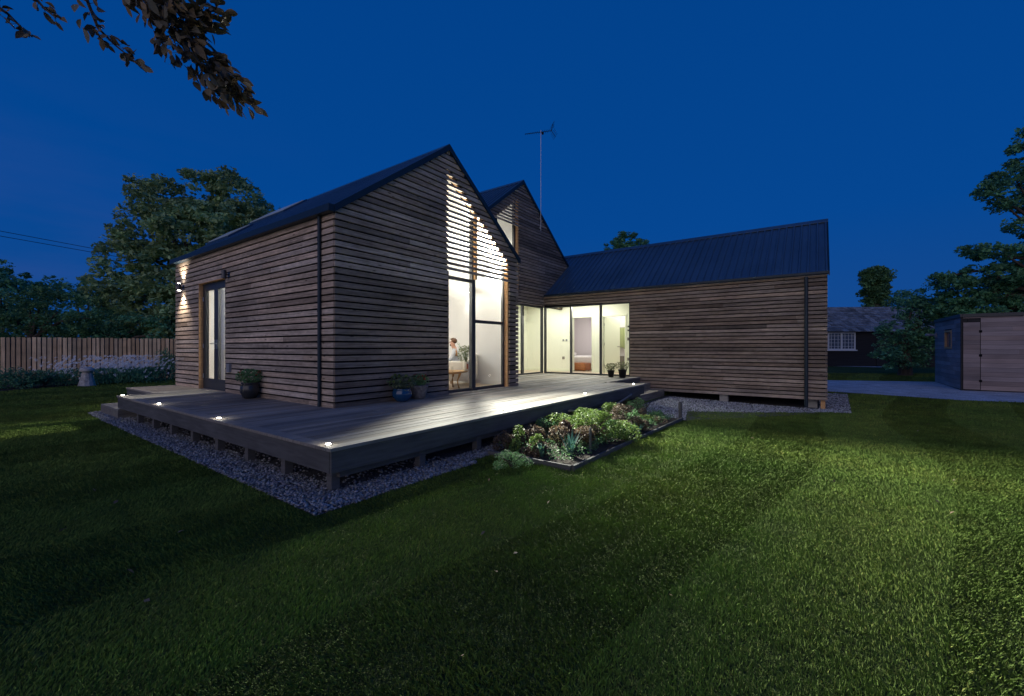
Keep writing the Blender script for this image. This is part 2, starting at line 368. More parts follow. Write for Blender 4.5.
def fallen():
    n = 46; Y = rng.uniform(1.9, 9, n); X = rng.uniform(-1.1, 1.1, n)*Y; k = np.ones(n, bool)
    for P in (GRAV1, GRAV2, BED, PATH, DECKPOLY): k &= ~inpoly(X, Y, P)
    C = np.stack([X, Y, gz(X, Y)+.03], -1)[k]; V, Fc, t = leaves(C, .045, .6, 1.); tag(mesh_np('fallen_leaves', V, Fc, 'leaf_copper', t), 'a few small fallen brown leaves on the lawn', 'leaves', kind='stuff')
fallen()
def pebbles():
    base = np.array([(1,0,0),(-1,0,0),(0,1,0),(0,-1,0),(0,0,.65),(0,0,-.65)], float)
    fc = np.array([(0,2,4),(2,1,4),(1,3,4),(3,0,4),(2,0,5),(1,2,5),(3,1,5),(0,3,5)])
    pts = []
    def sc_(n, a0, a1, b0, b1, poly):
        a = rng.uniform(a0, a1, n); b = rng.uniform(b0, b1, n)
        XY = P0+a[:, None]*AX+b[:, None]*BX; k = inpoly(XY[:, 0], XY[:, 1], poly); pts.append(XY[k])
    sc_(16000, -1.97, -1.35, -2.83, 7, GRAV1); sc_(9000, -1.5, 5.5, -2.83, -2.35, GRAV1); sc_(3000, -1.4, .1, -2.6, 6, GRAV1)
    sc_(14000, 5.4, 10, -6.6, -2.4, GRAV2); sc_(3000, 9.4, 14, -7.2, -6.2, GRAV2)
    XY = np.concatenate(pts); n = len(XY); s = rng.uniform(.009, .021, n)
    V = base[None]*s[:, None, None]*rng.uniform(.7, 1.4, (n, 1, 3))+rng.normal(size=(n, 6, 3))*s[:, None, None]*.16
    an = rng.uniform(0, 6.28, n); c, q = np.cos(an)[:, None], np.sin(an)[:, None]
    x = V[..., 0]*c-V[..., 1]*q; y = V[..., 0]*q+V[..., 1]*c
    V = np.stack([x+XY[:, :1], y+XY[:, 1:], V[..., 2]+(gz(XY[:, 0], XY[:, 1])+.012+s*.5*rng.uniform(0, 1.4, n))[:, None]], -1)
    Fc = (fc[None]+6*np.arange(n)[:, None, None]).reshape(-1, 3)
    t = rng.uniform(.45, 1.6, (n, 1))*np.array([[1, 1, 1]])*(1+rng.uniform(-.06, .06, (n, 3))); t = t*np.where(inpoly(XY[:, 0], XY[:, 1], GRAV2), 1.7, 1.)[:, None]  # same gravel; stones by the wing painted paler for the light falling there
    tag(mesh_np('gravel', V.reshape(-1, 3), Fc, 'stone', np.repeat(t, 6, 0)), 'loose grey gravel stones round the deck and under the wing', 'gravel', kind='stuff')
pebbles()

# ================================================================= HOUSE  (local x = along the gables, y = along the ridges, z = above floor)
house = empty('timber_house', (*P0, DECK), TH, 'modern timber clad house with two steep gables and a low metal roofed wing', 'house')
FA = lambda b0: (lambda u, d, z: (u, b0-d, z))      # walls facing -b
FB = lambda a0: (lambda u, d, z: (a0-d, u, z))      # walls facing -a
PITCH = .1075; BH = .0795
def clad(M, fn, ivf, z0, z1, bh=BH, th=.034, tone=lambda z: 1, d0=0., joint=True, var=.2):
    z = z0
    while z < z1-.03:
        zt = min(z+bh, z1)
        A, B = ivf(z+.001), ivf(zt-.001)
        if len(A) != len(B): C_ = ivf((z+zt)/2); A = B = C_
        for (u0, u1), (v0, v1) in zip(A, B):
            if u1-u0 < .01 and v1-v0 < .01: continue
            c = min(u0, v0)+random.uniform(.6, 3.4); cuts = []
            while joint and c < max(u1, v1)-.4: cuts.append(c); c += random.choice([2.4, 3.0, 3.6, 4.2])*random.uniform(.8, 1)
            eb = [u0]+[x for x in cuts if min(u0, v0)+.3 < x < min(u1, v1)-.2]+[u1]; et = [v0]+eb[1:-1]+[v1]
            for i in range(len(eb)-1):
                g0 = .0012 if i else 0; g1 = .0012 if i < len(eb)-2 else 0
                k = tone(z)*random.uniform(1-var, 1+var); h = random.uniform(-.05, .05)
                if random.random() < .16: k *= random.uniform(.6, .85)
                elif random.random() < .08: k *= 1.3
                ti = (k*(1+h), k, k*(1-h)); dd = th+random.uniform(-.002, .002)
                p = [fn(eb[i]+g0, d0+dd, z), fn(eb[i+1]-g1, d0+dd, z), fn(eb[i+1]-g1, d0, z), fn(eb[i]+g0, d0, z),
                     fn(et[i]+g0, d0+dd, zt), fn(et[i+1]-g1, d0+dd, zt), fn(et[i+1]-g1, d0, zt), fn(et[i]+g0, d0, zt)]
                M.hexa(p, ti)
        z += PITCH
fr = lambda u, d, z: (u, d, z)
# --- gable 1 : a 0..5, apex 2.5
EV, RG = 3.15, 5.03; S1 = (RG-EV)/2.5
def r1(a): return RG-S1*abs(a-2.5)
OL, OR, ZS = 2.50, 4.62, 2.50           # glazed opening, bottom of open slats
def diag1(a): return r1(a)-.36
def iv_g1(z):
    h = (RG-.02-z)/S1; x0, x1 = max(0., 2.5-h), min(5., 2.5+h)
    if x1 <= x0: return []
    xr = min(OR, 2.5+(RG-.36-z)/S1)
    if z < ZS+.02: return [(x0-.024, OL), (OR+.005, x1)]
    if xr > OL+.05: return [(x0-(.024 if x0 <= 0 else 0), OL), (xr, x1)]
    return [(x0-(.024 if x0 <= 0 else 0), x1)]
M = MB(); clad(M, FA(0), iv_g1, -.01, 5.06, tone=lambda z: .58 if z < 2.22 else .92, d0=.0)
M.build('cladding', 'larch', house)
M = MB()                                     # open slats across the upper glazing
def iv_open(z):
    xr = min(OR, 2.5+(RG-.36-z)/S1); return [(OL, xr)] if xr > OL+.06 and z > ZS else []
z0_ = -.01+PITCH*math.ceil((ZS+.02+.01)/PITCH)
clad(M, FA(0), iv_open, z0_, 4.8, bh=.052, tone=lambda z: .85, joint=False)
M.build('slat_screen', 'larch', house)
M = MB()                                     # battens behind the slats: raking, vertical, and the pale jamb
fn = FA(0)
for (u0, u1) in ((OL+.02, OR),):
    M.prism([(u0, diag1(u0)), (u1, diag1(u1)), (u1, diag1(u1)-.07), (u0, diag1(u0)-.07)], fn, -.006, -.07)
mx = 3.42
M.prism([(mx-.03, ZS-.02), (mx+.03, ZS-.02), (mx+.03, diag1(mx+.03)-.07), (mx-.03, diag1(mx-.03)-.07)], fn, -.006, -.07)
M.prism([(OR-.03, -.0), (OR, -.0), (OR, diag1(OR)-.072), (OR-.03, diag1(OR-.03)-.072)], fn, -.002, -.17)
M.build('batten', 'batten', house)
M = MB(); M.prism([(OL-.003, -.0), (OL+.006, -.0), (OL+.006, ZS+.03), (OL-.003, ZS+.03)], fn, .036, -.162); M.build('reveal_board', 'frame', house)
def gable_backing(M, fn, d0, d1, inset=0):
    M.prism([(0+inset, -.0), (OL, -.0), (OL, r1(2.5)-.03), (inset, r1(inset)-.03)], fn, d0, d1)
    M.prism([(OL+.001, diag1(OL)), (OL+.001, RG-.03), (5-inset-.06, r1(5-inset-.06)-.03), (5-inset-.06, diag1(5)), (OR, diag1(OR))], fn, d0, d1)
    M.prism([(OR+.001, 0), (5-inset-.06, 0), (5-inset-.06, diag1(5)-.001), (OR+.001, diag1(OR)-.001)], fn, d0, d1)
M = MB(); gable_backing(M, FA(0), -.004, -.16); M.build('wall_core', 'membrane', house)
M = MB(); gable_backing(M, FA(0), -.163, -.2, .1); M.build('inner_wall', 'plaster', house)
# --- left flank: a=0, b 0..7.27, door 4.11..5.63
DB0, DB1, DZ = 4.11, 5.63, 2.46
def iv_l(z): return [(0., DB0), (DB1, 7.20)] if z < DZ-.02 else [(0., 7.20)]
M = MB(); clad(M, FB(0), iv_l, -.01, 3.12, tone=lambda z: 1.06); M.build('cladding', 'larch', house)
M = MB()
for (y0, y1, z0, z1) in ((.17, DB0, 0, 3.1), (DB1, 7.15, 0, 3.1), (DB0, DB1, DZ, 3.1)): M.box(.004, .14, y0, y1, z0, z1)
M.build('wall_core', 'membrane', house)
M = MB()
for (y0, y1, z0, z1) in ((.2, DB0, 0, 3.13), (DB1, 7.1, 0, 3.13), (DB0, DB1, DZ, 3.13)): M.box(.142, .18, y0, y1, z0, z1)
M.box(4.84, 4.88, .2, 7.1, 0, 3.2); M.prism([(.18, 0), (4.838, 0), (4.838, 3.12), (2.5, RG-.12), (.18, 3.12)], fr, 7.06, 7.10)
M.prism([(.1, r1(.1)-.05), (2.5, RG-.05), (4.9, r1(4.9)-.05), (4.9, r1(4.9)-.10), (2.5, RG-.10), (.1, r1(.1)-.10)], fr, .2, 7.08)
M.build('inner_wall', 'plaster', house)
M = MB(); M.box(4.82, 4.838, .22, 7.05, 0.004, .11); M.build('skirting_board', 'whitepaint', house)
M = MB(); M.box(.01, 4.99, .02, 7.1, -.12, -.003); M.build('floor', 'oakfloor', house)
M = MB(); M.box(4.886, 4.97, .17, 7.15, 0, 3.1); M.prism([(0.15, 0), (4.97, 0), (4.97, 3.1), (2.5, RG-.05), (.15, 3.1)], fr, 7.12, 7.24); M.build('wall_core', 'membrane', house)
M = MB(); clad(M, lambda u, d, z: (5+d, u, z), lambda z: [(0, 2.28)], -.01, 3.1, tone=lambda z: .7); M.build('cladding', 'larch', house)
# --- glazing of gable 1
def glazed(bars, panes, name='window', fd=.07, m='frame', label=None):
    """bars: list of (fn, u0,u1,z0,z1,d0,d1)"""
    Mf = MB()
    for (f, u0, u1, z0, z1, d0, d1) in bars: Mf.prism([(u0,z0),(u1,z0),(u1,z1),(u0,z1)], f, d0, d1)
    o = Mf.build(name, m, house)
    for (f, poly, d) in panes:
        Mp = MB(); Mp.prism(poly, f, d, d-.006); Mp.build('pane', 'pane', o)
    if label: o['label'] = label
    return o
f0 = FA(0); da, db_ = -.10, -.165
zt = lambda a: diag1(a)-.07
b1 = [(f0, OL, OL+.05, .0, 4.45, da, db_), (f0, OR-.085, OR-.032, .0, zt(OR)-.03, da, db_), (f0, 3.36, 3.48, .0, 3.8, da+.02, db_-.002),
      (f0, OL+.05, 3.36, .0, .06, da, db_), (f0, 3.48, OR-.085, .0, .06, da, db_), (f0, OL+.05, 3.36, ZS-.09, ZS-.02, da, db_),
      (f0, 3.48, OR-.085, 1.52, 1.59, da, db_), (f0, 3.34, 3.50, -.0, .05, da+.06, da+.021)]
p1 = [(f0, [(OL+.05, .06), (3.36, .06), (3.36, ZS-.09), (OL+.05, ZS-.09)], -.13),
      (f0, [(3.48, .06), (OR-.085, .06), (OR-.085, 1.52), (3.48, 1.52)], -.13),
      (f0, [(3.48, 1.59), (OR-.085, 1.59), (OR-.085, zt(OR)-.05), (3.48, zt(3.48)-.02)], -.13),
      (f0, [(OL+.05, ZS-.02), (3.36, ZS-.02), (3.36, zt(3.36)-.02), (OL+.05, zt(OL)-.05)], -.13)]
glazed(b1, p1, label='tall gable window with dark frame behind the timber slats')
# french door
door = MB(); fb = FB(0)
for (u0, u1, z0, z1) in ((DB0, DB0+.05, 0, DZ), (DB1-.05, DB1, 0, DZ), (DB0+.05, DB1-.05, DZ-.05, DZ), (DB0+.05, DB1-.05, 0, .04)):
    door.prism([(u0,z0),(u1,z0),(u1,z1),(u0,z1)], fb, -.055, -.135)
dr = door.build('french_door', 'frame', house)
M = MB(); M.prism([(DB1-.012, 0), (DB1+.02, 0), (DB1+.02, DZ+.02), (DB1-.012, DZ+.02)], fb, .03, -.054)
M.prism([(DB0-.002, DZ-.01), (DB1-.013, DZ-.01), (DB1-.013, DZ+.02), (DB0, DZ+.02)], fb, .03, -.054); M.build('reveal_board', 'batten', dr)
M = MB(); M.prism([(DB0-.002, 0), (DB0+.012, 0), (DB0+.012, DZ-.011), (DB0-.002, DZ-.011)], fb, .036, -.054); M.build('reveal_board', 'frame', dr)
mid = (DB0+DB1)/2
for (u0, u1) in ((DB0+.05, mid-.004), (mid+.004, DB1-.05)):
    M = MB(); s_ = .11
    for (p0, p1_, z0, z1) in ((u0, u0+s_, .04, DZ-.05), (u1-s_, u1, .04, DZ-.05), (u0+s_, u1-s_, .04, .24), (u0+s_, u1-s_, DZ-.17, DZ-.05)):
        M.prism([(p0,z0),(p1_,z0),(p1_,z1),(p0,z1)], fb, -.06, -.12)
    lf_ = M.build('door_leaf', 'frame', dr)
    M = MB(); M.prism([(u0+s_, .24), (u1-s_, .24), (u1-s_, DZ-.17), (u0+s_, DZ-.17)], fb, -.09, -.096); M.build('pane', 'pane', dr)
for s_ in (-1, 1):
    M = MB(); M.tube([(-.0, 0, 0), (.06, 0, 0)], .012, 8); M.tube([(0, 0, 0), (0, s_*.12, 0)], .010, 8); M.box(.05, .062, -.02, .02, -.12, .09)
    M.build('handle', 'steel', dr, loc=(0, mid+s_*.06, 1.05))
for z_ in (.3, 1.0, 2.1):
    M = MB(); M.tube([(.045, DB1-.05, z_-.05), (.045, DB1-.05, z_+.05)], .012, 8); M.build('hinge', 'steel', dr)
# white curtain inside the door
M = MB(); pts = [(.30+.03*math.sin(i*1.15), DB1-.05-i*.034) for i in range(17)]
for i in range(16):
    (x0, y0), (x1, y1) = pts[i], pts[i+1]; M.add([(x0,y0,.02),(x1,y1,.02),(x1,y1,2.42),(x0,y0,2.42),(x0+.006,y0,.02),(x1+.006,y1,.02),(x1+.006,y1,2.42),(x0+.006,y0,2.42)], [(0,1,2,3),(7,6,5,4),(0,4,5,1),(3,2,6,7)])
cur = M.build('curtain', 'whitelinen', None, smooth=False); cur.matrix_world = Matrix.Translation((*P0, DECK))@Matrix.Rotation(TH, 4, 'Z')
tag(cur, 'white curtain hanging inside the left leaf of the french door', 'curtain')

# --- roofs (all ridges run along b)
def roof(name, ridge_a, ridge_z, eave_l, eave_r, b0, b1, S, label=None):
    t = .055; L = house
    Mr = MB()
    for (ae, sg) in ((eave_l, -1), (eave_r, 1)):
        ze = ridge_z-S*abs(ae-ridge_a)
        Mr.prism([(ae, ze), (ridge_a, ridge_z), (ridge_a, ridge_z+t), (ae, ze+t)], fr, b0, b1)
    o = Mr.build(name, 'roofmetal', L)
    Mr = MB(); nb = int((b1-b0)/.2); h = .042        # box-profile ribs
    for i in range(nb+1):
        y = b0+.04+i*(b1-b0-.08)/nb
        for ae in (eave_l, eave_r):
            ze = ridge_z-S*abs(ae-ridge_a); z0 = t+.001
            Mr.hexa([(ae, y-.035, ze+z0), (ridge_a, y-.035, ridge_z+z0), (ridge_a, y+.035, ridge_z+z0), (ae, y+.035, ze+z0),
                     (ae, y-.018, ze+z0+h), (ridge_a, y-.018, ridge_z+z0+h), (ridge_a, y+.018, ridge_z+z0+h), (ae, y+.018, ze+z0+h)])
    Mr.build('roof_ribs', 'roofmetal', o)
    Mr = MB(); rr = .16; zz = t+.046                   # ridge capping
    Mr.prism([(ridge_a-rr, ridge_z+zz-S*rr), (ridge_a, ridge_z+zz+.008), (ridge_a+rr, ridge_z+zz-S*rr), (ridge_a+rr, ridge_z+zz-S*rr-.01), (ridge_a, ridge_z+zz-.004), (ridge_a-rr, ridge_z+zz-S*rr-.01)], fr, b0-.02, b1+.02)
    Mr.build('ridge_cap', 'roofmetal', o)
    Mr = MB()                                           # verge trim on both ends
    for yb in (b0, b1):
        y0, y1 = (yb-.022, yb-.002) if yb == b0 else (yb+.002, yb+.022)
        el, er = ridge_z-S*abs(eave_l-ridge_a), ridge_z-S*abs(eave_r-ridge_a); Mr = MB()
        Mr.prism([(eave_l, el-.025), (ridge_a, ridge_z-.025), (eave_r, er-.025), (eave_r, er+t+.036), (ridge_a, ridge_z+t+.036), (eave_l, el+t+.036)], fr, y0, y1)
        Mr.build('verge_trim', 'trimmetal', o)
    return o
rf1 = roof('roof', 2.5, RG, -.05, 5.05, -.05, 7.25, S1)
def gutter(a, y0, y1, z, parent, side=-1):
    M = MB(); x0, x1 = (a-.12, a) if side < 0 else (a, a+.12)
    M.box(x0, x1, y0, y1, z-.115, z, bev=.006); M.build('gutter', 'trimmetal', parent)
gutter(-.028, -.06, 7.25, 3.20, rf1)
def downpipe(a, b, z0, z1):
    M = MB(); M.tube([(a, b, z0), (a, b, z1)], .027, 12)
    for z in (z0+.5, (z0+z1)/2, z1-.4): M.tube([(a, b, z-.02), (a, b, z+.02)], .032, 12)
    M.build('downpipe', 'trimmetal', house, smooth=False)
downpipe(-.066, .35, .0, 3.1)
for (a0, a1) in ((1.62, 2.25), (.62, 1.2)):
    b0, b1_ = (5.0, 7.05) if a0 > 1.5 else (5.7, 7.1)
    zr = lambda a: RG-S1*(2.5-a)+.055
    M = MB(); M.prism([(a0, zr(a0)+.0), (a1, zr(a1)+.0), (a1-.02, zr(a1)+.075), (a0-.02, zr(a0)+.075)], fr, b0, b1_); sk = M.build('skylight', 'roofmetal', rf1)
    M = MB(); M.prism([(a0+.03, zr(a0+.05)+.05), (a1-.07, zr(a1-.05)+.05), (a1-.08, zr(a1-.05)+.088), (a0+.02, zr(a0+.05)+.088)], fr, b0+.06, b1_-.06); M.build('glass_pane', 'rooflight', sk)
# --- gable 2 : plane b=2.28, apex a=8.53
GB = 2.28; A2, Z2, S2 = 8.53, 6.76, .75
def r2(a): return Z2-S2*abs(a-A2)
QL, QR, QZ, QS = 6.3, 8.30, 2.94, 5.06
def iv_g2(z):
    h = (Z2-.02-z)/S2; x0, x1 = max(4.9, A2-h), min(12.1, A2+h)
    if x1 <= x0: return []
    if z < 2.50: return [(x0, 5.9)]
    if z < QZ-.02: return [(x0, x1)]
    xl = max(QL, A2-(Z2-.42-z)/S2)
    if xl >= QR-.05: return [(x0, x1)]
    return [(x0, xl), (QR, x1)]
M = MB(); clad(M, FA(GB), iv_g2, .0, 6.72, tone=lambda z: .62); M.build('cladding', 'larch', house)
M = MB()
def iv_o2(z):
    xl = max(QL, A2-(Z2-.42-z)/S2); return [(xl, QR)] if xl < QR-.06 else []
clad(M, FA(GB), iv_o2, PITCH*math.ceil(QS/PITCH), 6.4, bh=.052, tone=lambda z: .8, joint=False); M.build('slat_screen', 'larch', house)
f2 = FA(GB)
M = MB(); M.prism([(QR-.05, QZ), (QR, QZ), (QR, r2(QR)-.42), (QR-.05, r2(QR)-.46)], f2, .0, -.17)
M.build('batten', 'batten', house)
M = MB()
d2 = lambda a: r2(a)-.42
M.prism([(4.9, 2.51), (QL, 2.51), (QL, r2(QL)-.03), (4.9, r2(4.9)-.03)], f2, -.004, -.16)
M.prism([(QL+.001, 2.51), (QR, 2.51), (QR, QZ-.001), (QL+.001, QZ-.001)], f2, -.004, -.16)
M.prism([(QL+.001, d2(QL)), (QR, d2(QR)), (QR, r2(QR)-.03), (QL+.001, r2(QL)-.03)], f2, -.004, -.16)
M.prism([(QR+.001, 2.51), (12.1, 2.51), (12.1, r2(12.1)-.03), (A2, Z2-.03), (QR+.001, r2(QR)-.03)], f2, -.004, -.16)
M.prism([(4.9, 0), (5.9, 0), (5.9, 2.509), (4.9, 2.509)], f2, -.004, -.16)
M.build('wall_core', 'membrane', house)
M = MB()                                         # lit upper room
M.box(6.0, 8.9, 2.46, 5.2, 2.83, 2.88); M.box(6.0, 8.9, 5.0, 5.05, 2.7, 6.6); M.box(6.0, 6.05, 2.46, 5, 2.7, 4.9); M.box(8.85, 8.9, 2.46, 5, 2.7, 6.5)
M.prism([(6.0, r2(6.0)-.06), (A2, Z2-.06), (8.9, r2(8.9)-.06), (8.9, r2(8.9)-.11), (A2, Z2-.11), (6.0, r2(6.0)-.11)], fr, 2.44, 5.1)
M.prism([(QR+.002, 2.7), (8.85, 2.7), (8.85, 6.3), (QR+.002, 6.3)], f2, -.162, -.18)
M.build('inner_wall', 'plaster', house)
b2 = [(f2, QL, QL+.05, QZ, d2(QL)-.02, -.12, -.18), (f2, QR-.13, QR-.05, QZ, d2(QR)-.1, -.10, -.18), (f2, QL+.05, QR-.13, QZ, QZ+.06, -.12, -.18), (f2, QL+.9, QL+.96, QZ+.06, d2(QL+.9)-.03, -.12, -.18)]
p2 = [(f2, [(QL+.05, QZ+.06), (QL+.9, QZ+.06), (QL+.9, d2(QL+.9)-.03), (QL+.05, d2(QL)-.02)], -.15),
      (f2, [(QL+.96, QZ+.06), (QR-.13, QZ+.06), (QR-.13, d2(QR-.13)-.03), (QL+.96, d2(QL+.96)-.03)], -.15)]
glazed(b2, p2, label='upper gable window partly hidden by timber slats')
rf2 = roof('roof', A2, Z2, 4.5, 12.56, GB-.05, 10, S2)
# --- wing: front a=9.97, b -6.4..2.28
WA, WE = 9.97, 2.90; WR, WZ = 12.62, 4.86; SW = (WZ-WE)/(WR-WA); WB0 = -6.34; GLB = -1.10
def iv_w(z): return [(WB0-.024, GLB)] if z < 2.50 else [(WB0-.024, 2.28)]
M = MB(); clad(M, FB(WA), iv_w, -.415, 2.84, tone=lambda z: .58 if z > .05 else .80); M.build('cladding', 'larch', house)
M = MB(); M.box(WA+.004, WA+.15, WB0+.01, GLB, -.40, 2.84); M.box(WA+.004, WA+.15, GLB, 2.28, 2.505, 2.84); M.build('wall_core', 'membrane', house)
M = MB()
def iv_we(z):
    return [(WA, 2*WR-WA)] if z < WE else [(WA+(z-WE)/SW, 2*WR-WA-(z-WE)/SW)]
clad(M, FA(WB0), iv_we, -.415, WZ-.1); M.build('cladding', 'larch', house)
M = MB(); M.prism([(WA+.02, -.4), (15.25, -.4), (15.25, WE-.02), (WR, WZ-.04), (WA+.02, WE-.02)], FA(WB0), -.005, -.15)
M.box(15.1, 15.25, WB0+.2, 6, -.4, 2.85); M.box(WA+.2, 15.1, WB0+.2, 6, -.25, -.13); M.build('wall_core', 'membrane', house)
rf3 = roof('roof', WR, WZ, WA-.06, 2*WR-WA+.06, WB0-.06, 6.0, SW)
M = MB(); M.box(WA-.06, WA-.03, WB0-.03, 2.24, 2.842, 2.875); M.build('fascia_board', 'larch', rf3)
M = MB(); M.box(WA-.13, WA-.04, WB0-.06, 2.20, 2.88, 2.945, bev=.005); M.build('gutter', 'trimmetal', rf3)
M = MB(); M.tube([(WA-.075, -5.92, -.62), (WA-.075, -5.92, 2.84)], .042, 12)
for z in (.2, 1.4, 2.5): M.tube([(WA-.075, -5.92, z-.02), (WA-.075, -5.92, z+.02)], .048, 12)
M.build('downpipe', 'trimmetal', house)
# piers under the wing
for (a, b, k) in ((10.1, -6.28, 'oakpost'), (10.35, -6.05, 'pier'), (10.2, -3.9, 'pier'), (10.2, -1.7, 'pier'), (12.6, -6.2, 'pier'), (15.0, -6.2, 'pier'), (12.6, -3, 'pier')):
    x, y = ab(a, b); zb = float(gz(x, y))-DECK
    M = MB()
    if k == 'oakpost': M.box(-.05, .05, -.05, .05, zb-.02, -.41)
    else: M.box(-.11, .11, -.11, .11, zb-.02, -.245)
    M.build('post' if k == 'oakpost' else 'pier', 'batten' if k == 'oakpost' else 'concrete', house, loc=(a, b, 0))
# glazing of the hall
fw = FB(WA); GT = 2.50; bars = []; panes = []
bz = [2.28, 2.28-1.14, 2.28-2.30, GLB]
for i, b in enumerate(bz):
    hw = .035; lo_, hi_ = (b-.07, b) if i == 0 else ((b, b+.05) if i == 3 else (b-hw, b+hw)); bars.append((fw, lo_, hi_, 0, GT, -.02, -.10))
for i in range(3):
    h_, l_ = bz[i]-(.07 if i == 0 else .035), bz[i+1]+(.05 if i == 2 else .035)
    bars += [(fw, l_, h_, 0, .05, -.02, -.10), (fw, l_, h_, GT-.05, GT, -.02, -.10)]
    panes.append((fw, [(l_, .05), (h_, .05), (h_, GT-.05), (l_, GT-.05)], -.06))
glazed(bars, panes, label='three tall panes in the wing wall beside the potted plants')
f3 = FA(GB); bars = []; panes = []; az = [5.9, 7.3, 8.62, 9.97]
for i, a in enumerate(az):
    lo_, hi_ = (a, a+.05) if i == 0 else ((a-.09, a-.002) if i == 3 else (a-.05, a+.05)); bars.append((f3, lo_, hi_, 0, GT, -.02, -.10))
for i in range(3):
    l_, h_ = az[i]+.05, az[i+1]-(.09 if i == 2 else .05)
    bars += [(f3, l_, h_, 0, .05, -.02, -.10), (f3, l_, h_, GT-.05, GT, -.02, -.10)]
    panes.append((f3, [(l_, .05), (h_, .05), (h_, GT-.05), (l_, GT-.05)], -.06))
glazed(bars, panes, label='full height glazed doors under the second gable')
# hall interior
HA = 11.40; D1 = (.97, 1.79); D2 = (-.37, .51); DH = 2.15
M = MB()
for (y0, y1, z0, z1) in ((-1.3, D2[0], 0, 2.75), (D2[1], D1[0], 0, 2.75), (D1[1], 4.05, 0, 2.75), (D2[0], D2[1], DH, 2.75), (D1[0], D1[1], DH, 2.75)): M.box(HA, HA+.10, y0, y1, z0, z1)
M.box(WA+.15, HA, -1.35, -1.26, 0, 2.75); M.box(5.1, HA, 4.0, 4.08, 0, 2.75); M.box(5.04, 5.1, 2.45, 4.08, 0, 2.75)
M.build('inner_wall', 'plaster_green', house)
M = MB(); M.box(5.1, 10.118, 2.45, 4.05, 2.752, 2.80); M.box(10.12, 15.0, -1.3, 4.05, 2.752, 2.80); M.build('ceiling', 'whitepaint', house)
M = MB(); M.box(5.05, 9.95, 2.22, 4.1, -.12, -.002); M.box(9.952, 15.1, -1.35, 4.1, -.12, -.002); M.build('floor', 'oakfloor', house)
for (y0, y1) in ((-1.26, D2[0]-.06), (D2[1]+.06, D1[0]-.06), (D1[1]+.06, 3.98)): M = MB(); M.box(HA-.018, HA-.002, y0, y1, .002, .12); M.build('skirting_board', 'doorpaint', house)
M = MB(); M.box(5.1, HA-.02, 3.982, 3.998, .002, .12); M.build('skirting_board', 'doorpaint', house)
M = MB()
for (y0, y1) in (D1, D2):
    M.box(HA-.02, HA+.12, y0-.06, y0, 0, DH+.06); M.box(HA-.02, HA+.12, y1, y1+.06, 0, DH+.06); M.box(HA-.02, HA+.12, y0, y1, DH, DH+.06)
M.build('door_casing', 'doorpaint', house)
def leaf(hinge, ang, m, wd=.80):
    o = MB(); o.box(0, wd, -.02, .02, .01, DH-.01); q = o.build('inner_door', m, house, loc=hinge); q.rotation_euler = (0, 0, ang)
    h = MB(); h.tube([(wd-.06, -.06, 1.0), (wd-.06, .06, 1.0)], .012, 8); h.tube([(wd-.06, -.055, 1.0), (wd-.18, -.055, 1.0)], .011, 8); h.tube([(wd-.06, .055, 1.0), (wd-.18, .055, 1.0)], .011, 8); h.build('handle', 'plastic', q)
    for z in (.3, 1.1, 1.85):
        h = MB(); h.tube([(-.012, -.022, z-.05), (-.012, -.022, z+.05)], .014, 8); h.build('hinge', 'steel', q)
leaf((HA+.08, D2[1]-.02, 0), R(-90+69), 'doorpaint', .84)
leaf((HA+.10, D1[0]+.02, 0), R(-2), 'plaster_pink')
M = MB()                                         # bedroom and bathroom shells
M.box(HA+.101, 15.0, .70, .78, 0, 2.75); M.box(15.0, 15.08, -1.3, 4.05, 0, 2.75); M.box(HA+.101, 15.0, 3.98, 4.05, 0, 2.75); M.box(HA+.101, 15, -1.3, -1.24, 0, 2.75); M.box(12.95, 13.0, -1.24, .699, 0, 2.74)
M.build('inner_wall', 'plaster_pink', house)
for (b, z, w_, h_, m) in ((2.22, 1.27, .08, .08, 'greyplastic'), (2.08, 1.27, .08, .08, 'greyplastic'), (2.22, .55, .11, .11, 'greybox'), (-.52, 1.74, .10, .06, 'plastic'), (-.52, 1.60, .10, .06, 'plastic'), (-.52, 1.28, .12, .11, 'greybox'), (-.52, .54, .12, .11, 'greybox')):
    M = MB(); M.box(HA-.016, HA-.001, b-w_/2, b+w_/2, z-h_/2, z+h_/2, bev=.003); M.build('socket_plate' if z < .6 else 'switch_plate', m, house)
# outlet on the flank wall
M = MB(); M.box(-.085, -.026, 3.80, 3.94, .44, .62, bev=.01); M.build('outdoor_socket', 'greyplastic', house)

# interior things placed in house frame
def HW(a, b, z=0): x, y = ab(a, b); return (x, y, DECK+z)
M = MB(); M.box(-.30, .30, -.42, .42, .03, .34, bev=.05)
ot = M.build('ottoman', 'leather', None, loc=HW(12.2, 1.93, 0)); ot.rotation_euler = (0, 0, TH); tag(ot, 'brown leather ottoman on the floor seen through the bedroom doorway', 'ottoman')
for sx in (-.22, .22):
    for sy in (-.34, .34): M = MB(); M.box(sx-.025, sx+.025, sy-.025, sy+.025, 0, .05); M.build('leg', 'oak', ot)
bed = empty('bed', HW(13.7, 2.5), TH, 'white made bed behind the leather ottoman in the bedroom', 'bed')
M = MB(); M.box(-.95, .95, -.8, .8, .05, .28, bev=.02); M.build('bed_base', 'linen', bed)
M = MB(); M.box(-.97, .97, -.82, .82, .28, .60, bev=.08); M.build('duvet', 'whitelinen', bed, smooth=True)
M = MB(); M.box(-.3, .3, .45, .78, .60, .74, bev=.06); M.build('pillow', 'whitelinen', bed, smooth=True)
M = MB()
for i in range(8):
    y0 = -.02+i*.045; x = .02*math.sin(i*1.7); M.box(x, x+.035, y0, y0+.05, .95-.04*math.cos(i), 1.78, bev=.008)
